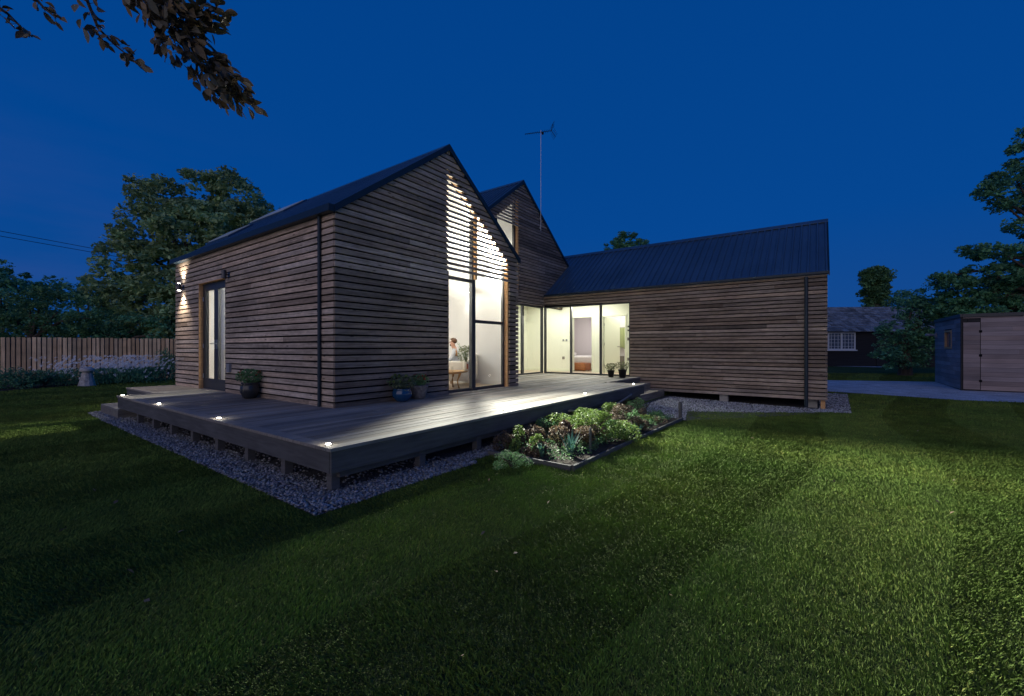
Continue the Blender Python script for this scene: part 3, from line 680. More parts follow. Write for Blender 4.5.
tw = M.build('towel', 'towel', None, loc=HW(12.86, .20)); tw.rotation_euler = (0, 0, TH); tag(tw, 'green towel hanging in the bathroom beyond the ajar door', 'towel')
M = MB(); M.tube([(.08, -.05, 1.79), (.08, .40, 1.79)], .012, 8); M.build('towel_rail', 'steel', tw)
M = MB(); M.lathe([(.13, 0), (.15, .03), (.16, .5), (.165, .62), (.15, .63)], n=20); bn = M.build('laundry_bin', 'greybox', None, loc=HW(12.72, .34)); tag(bn, 'grey brown laundry bin below the green towel', 'bin')

# ---------------------------------------------------------------- unseen room lights, plus spots added to push light out of the windows
def spot(name, loc, target, power, size, blend=.6, col=(1,.93,.82), rad=.05):
    d = bpy.data.lights.new(name, 'SPOT'); d.energy = power; d.spot_size = R(size); d.spot_blend = blend; d.color = col; d.shadow_soft_size = rad
    o = bpy.data.objects.new(name, d); COL.objects.link(o); o.location = loc
    o.rotation_euler = (Vector(target)-Vector(loc)).to_track_quat('-Z', 'Y').to_euler(); return o
def area(name, loc, power, sx, sy, col=(1,.93,.82), rot=(0,0,TH)):
    d = bpy.data.lights.new(name, 'AREA'); d.shape = 'RECTANGLE'; d.size = sx; d.size_y = sy; d.energy = power; d.color = col
    o = bpy.data.objects.new(name, d); COL.objects.link(o); o.location = loc; o.rotation_euler = rot; return o
area('living_room_light', HW(1.3, 3.0, 3.35), 92, 1.2, 3.0, (1,.98,.96))
spot('added_lawn_spot', HW(4.58, 1.15, 2.76), HW(-1.4, -12, 3.5), 12500, 106, 1.0, (1,.97,.85), .18)  # added spot near the sconce, brightens the lawn through the gable window
spot('added_mid_lawn_spot', HW(4.3, 3.2, 2.98), HW(1.0, -12, 2.4), 1700, 80, 1.0, (1,.96,.82), .35)  # added unseen spot deeper in the room, fills the middle of the lawn
spot('added_right_lawn_spot', HW(1.6, 1.9, 2.75), HW(5.2, -8, .9), 320, 78, 1.0, (1,.94,.80), .55)  # added spot hidden behind the gable wall, reaches the right lawn
spot('added_door_spot', HW(2.6, 4.5, 2.9), HW(-9, 5.4, 1.0), 2600, 80, 1.0, (1,.96,.86), .15)  # added spot aimed through the french door at the left lawn
area('hall_light', HW(10.6, 1.5, 2.74), 80, .5, 3.2, (1,.97,.86)); area('garden_room_light', HW(7.4, 3.2, 2.74), 85, 3.2, .5, (1,.97,.86))
spot('added_hall_spot', HW(10.9, .9, 2.66), HW(4, -1.5, -.4), 520, 130, .8, (1,.97,.84), .05)  # added spot inside the hall, throws extra light out onto the deck
area('bedroom_light', HW(13.2, 2.2, 2.74), 34, 1.0, 1.0, (1,.92,.9)); area('bathroom_light', HW(12.2, -.1, 2.74), 26, .6, .6, (1,.95,.85))
area('upper_room_light', HW(7.6, 3.7, 5.1), 60, .8, .8)

# ================================================================= DECK
deck = empty('timber_deck', (*P0, DECK), TH, 'raised grey timber deck wrapping round the gabled house', 'deck')
def dk_iv(b):
    if b < -1.45: return [(-1.44, 7.14)]
    if b < -.02: return [(-1.44, 9.94)]
    if b < 2.25: return [(-1.44, -.03), (5.03, 9.94)]
    if b < 4.96: return [(-1.44, -.03)]
    return [(-.86, -.03)]
M = MB(); y = -2.36
while y < 7.05:
    for (x0, x1) in dk_iv(y+.06):
        c = x0+random.uniform(1., 3.6); cuts = [x0]
        while c < x1-.6: cuts.append(c); c += random.uniform(2.8, 4.2)
        cuts.append(x1)
        for i in range(len(cuts)-1):
            M.box(cuts[i]+(.0015 if i else 0), cuts[i+1]-.0015, y+.003, y+.131, -.028, random.uniform(-.003, .0015), rt(.60, 1.28, .05))
    y += .140
M.build('deck_boards', 'deckwood', deck)
M = MB()                                          # edging boards (picture frame)
for (x0, x1, y0, y1) in ((-1.58, 7.28, -2.50, -2.36), (-1.58, -1.443, -2.357, 5.10), (7.143, 7.28, -2.357, -1.45), (7.283, 9.94, -1.45, -1.35), (-1.44, -.863, 4.98, 5.10), (-1.0, -.863, 5.103, 7.2), (-.86, -.03, 7.08, 7.2)):
    M.box(x0, x1, y0, y1, -.030, .004, rt(.95, 1.1), bev=.004)
M.build('edge_board', 'deckwood', deck)
M = MB()
M.box(-1.56, 7.26, -2.485, -2.455, -.24, -.031); M.box(-1.565, -1.535, -2.454, 5.08, -.24, -.031); M.box(7.24, 7.265, -2.454, -1.44, -.24, -.031)
M.box(-1.534, -.99, 5.05, 5.08, -.24, -.031); M.box(-.985, -.96, 5.081, 7.18, -.24, -.031); M.box(-.959, -.03, 7.15, 7.18, -.24, -.031); M.box(7.266, 9.94, -1.44, -1.41, -.24, -.031)
M.build('fascia', 'deckside', deck)
M = MB(); M.box(-1.42, 7.2, -2.40, -2.33, -.32, -.05); M.box(-1.47, -1.40, -2.32, 4.95, -.26, -.05)
for i in range(20): M.box(-1.39, 7.2, -2.0+i*.4, -1.95+i*.4, -.2, -.035) if i < 5 else M.box(-1.39, 0, -2.0+i*.35, -1.95+i*.35, -.2, -.035)
M.build('joist_frame', 'deckside', deck)
for (a, b) in [(-1.43, -2.3+.92*i) for i in range(8)]+[(-.35, -2.36), (.68, -2.36), (1.7, -2.36), (2.75, -2.36), (3.8, -2.36), (4.85, -2.36), (5.9, -2.36), (7.0, -2.36), (0.0, -1.2), (2, -1.2), (4, -1.2)]:
    x, y = ab(a, b); M = MB(); M.box(-.045, .045, -.045, .045, float(gz(x, y))-DECK-.01, -.20, bev=.004); M.build('post', 'deckside', deck, loc=(a, b, 0))
M = MB()                                          # treads at both ends
for (x0, x1, y0, y1, z1) in ((7.29, 9.93, -1.78, -1.45, -.17), (7.29, 9.93, -2.22, -1.782, -.36), (-1.56, -1.02, 5.10, 6.5, -.27)):
    o = MB(); o.box(x0, x1, y0, y1, z1-.20, z1-.035, (.8,.8,.8)); n_ = 3 if y1-y0 < 1 else 4
    if y1-y0 < 1:
        for i in range(n_): o.box(x0-.01, x1, y0+(y1-y0)/n_*i+.003, y0+(y1-y0)/n_*(i+1)-.003, z1-.034, z1, rt(.9, 1.1), bev=.003)
    else:
        for i in range(n_): o.box(x0+(x1-x0)/n_*i+.003, x0+(x1-x0)/n_*(i+1)-.003, y0, y1, z1-.034, z1, rt(.9, 1.1), bev=.003)
    o.build('step', 'deckwood', deck)
# deck lights
dl = empty('deck_light', (0,0,0))
M = MB(); M.lathe([(.034, 0), (.034, .006), (.026, .009), (.024, .007)], n=20); M.build('bezel', 'steel', dl)
M = MB(); M.lathe([(.023, .004), (.023, .0105), (.016, .014), (.004, .015)], n=16); M.build('lens', 'deck_glow', dl)
spots_ = [(-1.50, 5.11-.08, 'small round deck light at the far left end of the deck'), (-1.50, 2.8, 'small round deck light, second along the left deck edge from its far end'),
          (-1.50, .3, 'small round deck light on the left deck edge in front of the downpipe corner'), (-1.50, -2.33, 'small round deck light at the near corner of the deck'),
          (1.36, -2.28, 'small round deck light on the front deck edge before the tall gable window'), (4.20, -2.28, 'small round deck light in the middle of the front edge behind the bed'),
          (7.02, -2.28, 'small round deck light beside the right hand steps')]
for i, (a, b, lab) in enumerate(spots_):
    o = dl if i == 0 else copy_tree(dl)
    o.location = HW(a, b, .004); tag(o, lab, 'deck light', 'recessed lights along the deck edge')
    d = bpy.data.lights.new('deck_bulb', 'POINT'); d.energy = .8; d.color = (1, .93, .78); d.shadow_soft_size = .02
    q = bpy.data.objects.new('deck_bulb', d); COL.objects.link(q); q.location = HW(a, b, .07)

# wall lamps
def wall_lamp(a, b, z, label, lit, rz=0, fb_='wall lamps'):
    o = empty('wall_lamp', HW(a, b, z), TH+rz, label, 'wall lamp')
    M = MB(); M.box(-.012, 0, -.05, .05, -.05, .05, bev=.004); M.build('back_plate', 'lampmetal', o)
    M = MB(); M.tube([(-.01, 0, 0), (-.075, 0, 0)], .015, 8); M.lathe([(.042, -.085), (.045, -.08), (.045, .08), (.042, .085)], c=(-.10, 0, 0), n=20); M.build('housing', 'lampmetal', o)
    for s_ in (-1, 1):
        M = MB(); M.lathe([(.03, 0), (.036, .004)], c=(-.10, 0, s_*.0855-(.004 if s_ < 0 else 0)), n=16); M.build('lens', 'lamp_glow' if lit else 'dullglass', o)
    return o
wall_lamp(-.028, 6.62, 2.46, 'lit up and down lamp left of the french door', True)
for s_ in (1, -1): spot('wall_lamp_beam', HW(-.15, 6.62, 2.46+s_*.095), HW(-.05, 6.62, 2.46+s_*2), 95 if s_ < 0 else 65, 100, .8, (1,.86,.68), .015)
wall_lamp(-.028, 3.92, 2.50, 'dark unlit lamp right of the french door', False)
o = empty('wall_sconce', HW(4.838, 1.42, 2.52), TH, 'lit up and down sconce on the white living room wall', 'wall lamp')
M = MB(); M.box(-.10, 0, -.05, .05, -.07, .07, bev=.006); M.build('housing', 'whitepaint', o)
for s_ in (-1, 1):
    M = MB(); M.box(-.085, -.015, -.035, .035, s_*.0725-.002, s_*.0725+.002); M.build('lens', 'sconce_glow', o)
    spot('sconce', HW(4.77, 1.42, 2.52+s_*.085), HW(4.80, 1.42, 2.52+s_*2), 16 if s_ > 0 else 30, 95, .9, (1,.98,.95), .05)

# ================================================================= potted plants on the deck
def stems(M, c, r, h, n, rad=.004):
    for i in range(n):
        an = random.uniform(0, 6.28); q = random.uniform(.3, 1)*r
        M.tube([c, (c[0]+q*.4*math.cos(an), c[1]+q*.4*math.sin(an), c[2]+h*.5), (c[0]+q*math.cos(an), c[1]+q*math.sin(an), c[2]+h*random.uniform(.75, 1))], rad, 4)
def pot_plant(name, loc, label, prof, potm, r, h, leafm, ls, n, extra=None, group=None, aspect=.5, droop=0, cat='potted plant'):
    o = empty(name, loc, random.uniform(0, 6), label, cat, group)
    M = MB(); M.lathe(prof, n=28); M.build('pot', potm, o, smooth=True)
    top = max(z for _, z in prof); rp = max(q for q, z in prof)
    M = MB(); M.lathe([(rp*.82, top-.05), (rp*.82, top-.02)], n=16); M.build('soil', 'soil', o)
    M = MB(); stems(M, (0, 0, top-.03), r*.8, h*.8, 22, .0035); M.build('stems', leafm, o)
    C = blob((0, 0, top+h*.45), (r, r, h*.55), n, .3); V, Fc, t = leaves(C, ls, aspect, .3, droop)
    mesh_np('foliage', V, Fc, leafm, t, o)
    if extra:
        C = blob((0, 0, top+h*.6), (r*.9, r*.9, h*.45), extra[1], .6); C = C[C[:, 2] > top+h*.4][:14]
        for c_ in C: V, Fc, t = leaves(c_+rng.normal(size=(9, 3))*.009, extra[2], .9, 1.); mesh_np('flower', V, Fc, extra[0], t, o)
    return o
rimpot = lambda r, h: [(r*.62, 0), (r*.72, .01), (r*.98, h*.55), (r*.94, h*.85), (r*1.05, h*.9), (r*1.06, h), (r*.93, h), (r*.88, h*.9)]
pot_plant('potted_plant', (at(250, 398, 8.05).x, 8.05, DECK), 'dark glazed pot of red tipped foliage by the left flank wall', [(.09, 0), (.12, .02), (.165, .13), (.16, .22), (.135, .27), (.15, .285), (.15, .30), (.12, .30)], 'darkpot', .25, .26, 'leaf_mid', .05, 700, ('petal_red', 60, .03))
pot_plant('potted_plant', (at(402, 401, 7.55).x, 7.55, DECK), 'blue glazed pot of trailing herbs by the gable wall', [(.08, 0), (.10, .01), (.17, .10), (.175, .17), (.15, .21), (.16, .225), (.15, .235), (.13, .22)], 'bluepot', .27, .25, 'leaf_grey', .045, 600, ('leaf_bright', 40, .05))
pot_plant('potted_plant', (at(419, 398, 8.0).x, 8.0, DECK), 'weathered stone pot of red flowers right of the blue pot', [(.10, 0), (.12, .02), (.15, .10), (.16, .2), (.17, .22), (.17, .25), (.14, .25)], 'stonepot', .20, .22, 'leaf_mid', .04, 520, ('petal_red', 50, .028))
for (px, py, Y, lab, s_) in ((611, 376.5, 13.95, 'left of the two small black pots before the hall window', .9), (622.5, 377.5, 13.62, 'right and larger of the two small black pots before the hall window', 1.05)):
    pot_plant('potted_plant', (at(px, py, Y).x, Y, DECK), lab, [(.085*s_, 0), (.09*s_, .01), (.125*s_, .22*s_), (.135*s_, .225*s_), (.135*s_, .25*s_), (.11*s_, .25*s_)], 'blackpot', .24*s_, .26*s_, 'leaf_olive', .055, 260, group='black pots by the hall window')

# ================================================================= living room: armchair, man, coffee table, vase
tb = empty('coffee_table', HW(3.47, .92), TH, 'low round wooden table with curved legs inside the gable window', 'table')
M = MB(); M.lathe([(.44, .375), (.46, .385), (.46, .40), (.45, .41)], n=40); M.build('tabletop', 'oak', tb)
M = MB(); M.lathe([(.30, .345), (.32, .374)], n=30); M.build('apron', 'oak', tb)
for k in range(4):
    an = R(20+90*k); c, s_ = math.cos(an), math.sin(an)
    M = MB(); M.tube([(c*q, s_*q, z) for q, z in ((.30, .36), (.27, .27), (.235, .19), (.24, .1), (.28, 0.0))], [.034, .024, .018, .017, .02], 8); M.build('leg', 'oak', tb, smooth=True)
x_, y_, _z = HW(3.47, .92)
vz = empty('potted_plant', (at(466, 371, 9.98).x, 9.98, DECK+.41), 0, 'feathery green plant in a cream pot on the coffee table', 'potted plant')
M = MB(); M.lathe([(.055, 0), (.075, .02), (.085, .21), (.078, .215), (.07, .20)], n=24); M.build('pot', 'creampot', vz, smooth=True)
M = MB(); M.box(.025, .06, -.09, -.078, .05, .17, bev=.003); M.build('pot_label', 'terracotta', vz)
M = MB(); stems(M, (0, 0, .2), .2, .42, 26, .003); M.build('stems', 'leaf_olive', vz)
C = blob((-.02, 0, .40), (.20, .17, .21), 520, .3); V, Fc, t = leaves(C, .05, .35); mesh_np('foliage', V, Fc, 'leaf_olive', t, vz)
M = MB(); M.tube([(-.0, 0, .2), (-.13, 0, .5), (-.16, 0, .66)], .004, 5); M.build('tall_stem', 'leaf_dark', vz)
V, Fc, t = leaves(np.array([(-.13-.012*i, 0, .52+.025*i) for i in range(8)]), .05, .3); mesh_np('tall_leaves', V, Fc, 'leaf_dark', t, vz)
gl = MB(); gl.lathe([(.025, 0), (.030, .004), (.034, .11), (.031, .11), (.027, .008)], n=16); g_ = gl.build('drinking_glass', 'pane', None, loc=(at(452, 371, 9.75).x, 9.75, DECK+.411)); tag(g_, 'clear drinking glass on the coffee table left of the plant', 'glass')

PX, PY = -1.45, 11.0           # man, facing screen-left
ch = empty('armchair', (PX+.12, PY+.02, DECK), 0, 'cream upholstered armchair behind the coffee table', 'armchair')
M = MB(); M.box(-.36, .26, -.30, .30, .12, .40, bev=.05); M.build('seat', 'linen', ch, smooth=True)
M = MB(); M.box(.27, .42, -.40, .40, .12, .80, bev=.06); M.build('backrest', 'linen', ch, smooth=True)
for s_ in (-1, 1):
    M = MB(); M.box(-.38, .26, s_*.37-.065, s_*.37+.065, .12, .62, bev=.05); M.build('armrest', 'linen', ch, smooth=True)
for sx in (-.3, .34):
    for sy in (-.33, .33): M = MB(); M.tube([(sx, sy, 0), (sx, sy, .125)], [.016, .024], 8); M.build('leg', 'oak', ch)
def skin_mesh(name, nodes, edges, mats, parent=None, root=0, sub=2):
    me = bpy.data.meshes.new(name); me.from_pydata([n[0] for n in nodes], edges, [])
    o = bpy.data.objects.new(name, me); COL.objects.link(o)
    md = o.modifiers.new('skin', 'SKIN')
    for i, n_ in enumerate(nodes):
        me.skin_vertices[0].data[i].radius = n_[1] if hasattr(n_[1], '__len__') else (n_[1], n_[1]); me.skin_vertices[0].data[i].use_root = (i == root)
    s_ = o.modifiers.new('sub', 'SUBSURF'); s_.levels = sub; s_.render_levels = sub
    dg = bpy.context.evaluated_depsgraph_get(); dg.update(); nm = bpy.data.meshes.new_from_object(o.evaluated_get(dg))
    bpy.data.objects.remove(o); q = bpy.data.objects.new(name, nm); COL.objects.link(q)
    nm.materials.clear()
    for m_ in mats: nm.materials.append(MAT[m_])
    nm.polygons.foreach_set('use_smooth', [True]*len(nm.polygons))
    if parent: q.parent = parent
    return q
def person():
    N = []; E = []
    def nd(p, r, par=None): N.append((p, r)); i = len(N)-1; (E.append((par, i)) if par is not None else None); return i
    pel = nd((.06, 0, .50), (.135, .15)); wa = nd((.04, 0, .64), (.115, .135), pel); chs = nd((.0, 0, .82), (.12, .165), wa)
    ns = nd((-.03, 0, .95), (.07, .10), chs); nk = nd((-.055, 0, 1.01), .052, ns)
    h1 = nd((-.085, 0, 1.07), (.075, .066), nk); h2 = nd((-.095, 0, 1.14), (.094, .078), h1); h3 = nd((-.075, 0, 1.20), (.082, .07), h2)
    for s_ in (-1, 1):
        sh = nd((-.01, s_*.17, .91), .062, chs); el = nd((-.10, s_*.25, .68), .045, sh); wr = nd((-.33, s_*.14, .66), .028, el)
        hd = nd((-.39, s_*.12, .66), (.022, .036), wr)
        for k, (dx, L) in enumerate(((-.03, .07), (-.01, .08), (.01, .075), (.03, .06))):
            f1 = nd((-.43, s_*.12+dx, .665), .0095, hd); f2_ = nd((-.43-L*.5, s_*.12+dx*1.1, .66), .0085, f1); nd((-.43-L*.85, s_*.12+dx*1.1, .635), .0075, f2_)
        t1 = nd((-.385, s_*.075, .675), .011, hd); nd((-.42, s_*.06, .665), .009, t1)
        hp = nd((.02, s_*.10, .48), .09, pel); kn = nd((-.42, s_*.13, .49), .062, hp); an = nd((-.42, s_*.13, .10), .038, kn); ft = nd((-.48, s_*.13, .04), .038, an); nd((-.60, s_*.13, .03), .03, ft)
    o = skin_mesh('person', N, E, ['skin', 'shirt', 'trousers']); me = o.data
    for p in me.polygons:
        c = p.center; k = 0
        if c.z < .55 and c.x < .3 and abs(c.z) > .09: k = 2
        if c.z >= .55 and c.z < .985 and c.x > -.24: k = 1
        if c.z < .60 and c.x > -.10 and c.z > .52: k = 1
        p.material_index = k
    o.location = (PX, PY, DECK); o.scale = (.96, .96, .955); tag(o, 'bearded brown haired man in a pale shirt sitting in the armchair and looking down', 'person')
    # hair, beard, nose, ear, eyes
    bm = bmesh.new(); bmesh.ops.create_icosphere(bm, subdivisions=3, radius=1)
    for v in bm.verts:
        v.co = Vector((v.co.x*.105-.072, v.co.y*.086, v.co.z*.088+1.185+.006*math.sin(v.co.x*17)*math.cos(v.co.y*15)))
    bmesh.ops.delete(bm, geom=[v for v in bm.verts if (v.co.x < -.13 and v.co.z < 1.205) or (v.co.z < 1.11)], context='VERTS')
    hm = bpy.data.meshes.new('hair'); bm.to_mesh(hm); bm.free(); hm.materials.append(MAT['hair']); hm.polygons.foreach_set('use_smooth', [True]*len(hm.polygons))
    h = bpy.data.objects.new('hair', hm); COL.objects.link(h); h.parent = o
    M = MB(); M.lathe([(.02, -.032), (.048, -.02), (.056, .0), (.056, .015), (.045, .024)], c=(-.112, 0, 1.075), n=16); M.build('beard', 'hair', o, smooth=True)
    M = MB(); M.tube([(-.175, 0, 1.155), (-.195, 0, 1.125), (-.18, 0, 1.115)], [.008, .014, .012], 8); M.build('nose', 'skin', o, smooth=True)
    for s_ in (-1, 1):
        M = MB(); M.lathe([(.006, -.012), (.014, 0), (.006, .012)], c=(-.165, s_*.034, 1.155), n=10); M.build('eye', 'hair', o)
        M = MB(); M.lathe([(.008, -.03), (.014, 0), (.010, .028)], c=(-.08, s_*.084, 1.13), n=10); M.build('ear', 'skin', o, smooth=True)
    M = MB(); M.tube([(.0, -.12, .96), (.02, -.17, .90), (.035, -.165, .78)], [.03, .034, .03], 8); M.build('strap', 'oak', o, smooth=True)
person()

# ================================================================= garden bed by the deck
def bedpt(a, b): x, y = ab(a, b); return x, y, float(gz(x, y))
M = MB(); P = abpoly([(.66,-3.84),(5.36,-3.84),(5.36,-2.68),(.66,-2.68)])
be = empty('bed_edging', (*ab(.6, -3.9), 0), TH, 'low dark timber edging boards round the planting bed', 'edging')
def zr_(a, b): x, y = ab(a, b); return float(gz(x, y))
def eb(a0, b0, a1, b1, th=.035):
    M = MB(); p = []
    if abs(b1-b0) < .01: q = [(a0, b0-th), (a1, b1-th), (a1, b1), (a0, b0)]
    else: q = [(a0-th, b0), (a0, b0), (a1, b1), (a1-th, b1)]
    M.hexa([(a-.6, b+3.9, zr_(a, b)-.02) for a, b in q]+[(a-.6, b+3.9, zr_(a, b)+.07) for a, b in q]); return M.build('edging_board', 'deckside', be)
eb(.60, -3.88, 5.45, -3.88); eb(.60, -3.878, .60, -2.66)
drape('bed_soil', [tuple(p) for p in P], 'soil', .05, .1)
def shrub(name, label, a, b, r, h, leafm, ls, n, cat='shrub', lobes=7, aspect=.5, up=.3, flowers=None, base=.0, group=None, loc=None):
    if loc is None: ls *= .72; n = int(n*1.7)
    x, y, z = (bedpt(a, b) if loc is None else loc); o = empty(name, (x, y, z), 0, label, cat, group)
    M = MB(); stems(M, (0, 0, 0), r*.7, h*.8, 14, .005+.004*h); M.build('stems', 'bark', o)
    Cs = []
    for i in range(lobes):
        an = random.uniform(0, 6.28); q = r*random.uniform(.1, .95); hz = h*random.uniform(.3, .85)*(1-.35*q/r); k_ = random.uniform(.22, .45)
        Cs.append(blob((q*math.cos(an), q*math.sin(an), hz), (r*k_, r*k_, h*random.uniform(.18, .34)), n//lobes, .3))
    C = np.concatenate(Cs); C[:, 2] = np.maximum(C[:, 2], .02); V, Fc, t = leaves(C, ls, aspect, up); mesh_np('foliage', V, Fc, leafm, t, o)
    if flowers:
        C = C[C[:, 2] > h*.62][:flowers[1]]+np.array([0, 0, .03]); V, Fc, t = leaves(C, flowers[2], .9, 1.); mesh_np('flowers', V, Fc, flowers[0], t, o)
    return o
shrub('herb_clump', 'small yellow green clump at the left end of the bed', 1.0, -2.98, .26, .42, 'leaf_bright', .055, 900)
shrub('coral_bells', 'copper leaved clump with pinkish top near the bed corner', 1.45, -3.25, .40, .46, 'leaf_copper', .06, 2000)
shrub('coral_bells', 'dull plum clump at the far left of the bed against the deck', .85, -2.75, .2, .30, 'leaf_plum', .05, 500)
shrub('leafy_shrub', 'large bright green leafy shrub in the middle of the bed', 2.35, -3.28, .62, .50, 'leaf_bright', .06, 4200, lobes=16)
shrub('leafy_shrub', 'mid green low shrub behind the copper clump', 1.9, -2.85, .30, .40, 'leaf_mid', .05, 900)
shrub('leafy_shrub', 'bright green shrub at the back of the bed near the deck fascia', 3.0, -2.95, .48, .46, 'leaf_bright', .055, 2400)
shrub('coral_bells', 'dark plum leaved clump right of the big green shrub', 3.35, -3.42, .42, .46, 'leaf_plum', .055, 2200)
shrub('coral_bells', 'plum leaved clump behind the dark one', 3.6, -3.0, .28, .38, 'leaf_plum', .05, 700)
shrub('leafy_shrub', 'low yellow green mound near the right end of the bed', 4.15, -3.35, .34, .28, 'leaf_bright', .045, 1000)
shrub('leafy_shrub', 'small reddish seedling clump by the edging board', 4.35, -3.7, .16, .2, 'leaf_copper', .04, 250)
shrub('leafy_shrub', 'thin dark green wispy shrub beside the stub post', 4.95, -3.2, .34, .46, 'leaf_mid', .04, 800)
shrub('leafy_shrub', 'small green climber against the deck end behind the bed', 5.9, -2.75, .28, .42, 'leaf_bright', .045, 600)
shrub('lawn_tuft', 'fine bushy green tuft on the lawn left of the bed corner', .28, -3.25, .24, .22, 'leaf_mid', .035, 1600, cat='plant', aspect=.2, lobes=16)
def sword(name, label, a, b, n, h, m, rr=.05):
    x, y, z = bedpt(a, b); M = MB()
    for i in range(n):
        an = random.uniform(0, 6.28); ln = random.uniform(.2, .7); hh = h*random.uniform(.7, 1.1); c, s_ = math.cos(an), math.sin(an); w_ = .016
        q = [(c*rr*.3, s_*rr*.3, 0), (c*(rr*.4+ln*.3*hh), s_*(rr*.4+ln*.3*hh), hh*.6), (c*(rr*.4+ln*.8*hh), s_*(rr*.4+ln*.8*hh), hh)]
        p = [(q[0][0]-s_*w_, q[0][1]+c*w_, 0), (q[0][0]+s_*w_, q[0][1]-c*w_, 0), (q[1][0]+s_*w_*.9, q[1][1]-c*w_*.9, q[1][2]), (q[1][0]-s_*w_*.9, q[1][1]+c*w_*.9, q[1][2]), q[2]]
        M.add(p, [(0,1,2,3), (3,2,4)], rt(.8, 1.2))
    o = M.build(name, m, None, loc=(x, y, z+.04)); tag(o, label, 'plant')
sword('iris_plant', 'blue green sword leaved plant at the front corner of the bed', 1.05, -3.62, 14, .34, 'leaf_blue')
sword('iris_plant', 'low blue grey leaved plant along the left bed edging', .80, -3.35, 12, .18, 'leaf_blue')
sword('iris_plant', 'low blue green leaves spilling over the edging before the plum clump', 3.15, -3.78, 16, .16, 'leaf_blue')
for (a_, b_, r_, h_, m_, lab_) in ((1.95,-3.45,.26,.34,'leaf_copper','small copper seedling tuft in front of the big green shrub'),(1.25,-2.85,.28,.40,'leaf_plum','dull plum tuft between the yellow green clump and the deck'),
        (2.75,-3.55,.26,.30,'leaf_mid','mid green tuft at the foot of the big green shrub'),(3.75,-3.35,.34,.34,'leaf_mid','mid green filler plant among the plum clumps'),(2.3,-2.85,.34,.44,'leaf_bright','bright green tuft behind the big green shrub'),
        (3.95,-2.9,.36,.40,'leaf_bright','yellow green tuft against the deck fascia behind the plum clumps'),(4.55,-3.1,.32,.34,'leaf_plum','brownish clump between the low mound and the wispy shrub'),(.85,-3.3,.22,.26,'leaf_copper','brown leaved tuft by the left edging of the bed'),
        (1.7,-3.6,.2,.22,'leaf_grey','grey green tuft at the foot of the copper clump'),(4.9,-3.55,.24,.22,'leaf_mid','low green tuft near the stub post')):
    shrub('border_plant', lab_, a_, b_, r_, h_, m_, .05, int(3600*r_), cat='plant', lobes=8)
# ground cover in the bed
C = np.array([(*ab(rng.uniform(.7, 5.3), rng.uniform(-3.8, -2.7)), 0) for _ in range(6500)]); C[:, 2] = gz(C[:, 0], C[:, 1])+rng.uniform(.06, .13, len(C))+.14*np.abs(np.sin(C[:, 0]*6)*np.cos(C[:, 1]*7))*rng.uniform(0, 1, len(C))
V, Fc, t = leaves(C, .032, .55, .5); tag(mesh_np('ground_cover', V, Fc, 'leaf_mid', t), 'low leafy ground cover between the bed plants', 'ground cover', kind='stuff')
x, y, z = bedpt(5.42, -3.86)
M = MB(); M.tube([(0,0,-.05), (0,0,.36), (0,0,.39)], [.036, .036, .028], 10); o = M.build('stub_post', 'deckside', None, loc=(x, y, z)); tag(o, 'short dark post at the right corner of the planting bed', 'post')
x, y, z = bedpt(1.42, -3.72)
M = MB(); M.tube([(0,0,-.05), (.005,0,.34), (.005,0,.37)], [.018, .018, .012], 10); o = M.build('stub_post', 'deckside', None, loc=(x, y, z)); tag(o, 'short dark stake among the copper leaves at the bed front', 'post')
# curved willow rail behind the bed
M = MB(); pts = []
for i in range(15):
    t_ = i/14; a, b = 2.9+t_*3.1, -2.60-.04*math.sin(t_*3.14); x, y = ab(a, b); pts.append((x, y, .30-.13*math.sin(math.pi*t_)+.02*t_))
M.tube(pts, .022, 8); o = M.build('curved_rail', 'deckwood', None, smooth=True); tag(o, 'thin curved grey branch leaning along the deck fascia behind the bed', 'branch')

# ================================================================= garden room (shed) on the right
SA, SB = 15.55, -9.85; sx_, sy_ = gnd(961.7, 390.7); sx_, sy_ = sx_, sy_; sz_ = float(gz(sx_, sy_))
SH = (348-314)/F*sy_+EYE-sz_
shed = empty('garden_room', (sx_, sy_, sz_), TH, 'flat roofed timber garden room beside the paved path', 'shed')
fS, fL = FA(0), None
# side wall runs along +a from the corner (faces +b), front runs along -b from corner (faces -a)
def sclad(M, fn, u0, u1, z0, z1, holes=()):
    z = z0
    while z < z1-.01:
        zt_ = min(z+.148, z1); iv = [(u0, u1)]
        for (h0, h1, hz0, hz1) in holes:
            if z < hz1-.01 and zt_ > hz0+.01: iv = [(a, min(b, h0)) for a, b in iv if a < h0]+[(max(a, h1), b) for a, b in iv if b > h1]
        for (a, b) in iv:
            c = a; cuts = [a]; c += random.uniform(.5, 2.4)
            while c < b-.4: cuts.append(c); c += random.uniform(1.5, 2.6)
            cuts.append(b)
            for i in range(len(cuts)-1):
                k = rt(.78, 1.25, .04); p0, p1_ = cuts[i]+.001, cuts[i+1]-.001
                M.hexa([fn(p0,.02,z),fn(p1_,.02,z),fn(p1_,0,z),fn(p0,0,z),fn(p0,.02,zt_-.004),fn(p1_,.02,zt_-.004),fn(p1_,0,zt_-.004),fn(p0,0,zt_-.004)], k)
        z += .15
sfn = lambda u, d, z: (u, d, z); ffn = lambda u, d, z: (-d, -u, z)
SHT = SH-.12
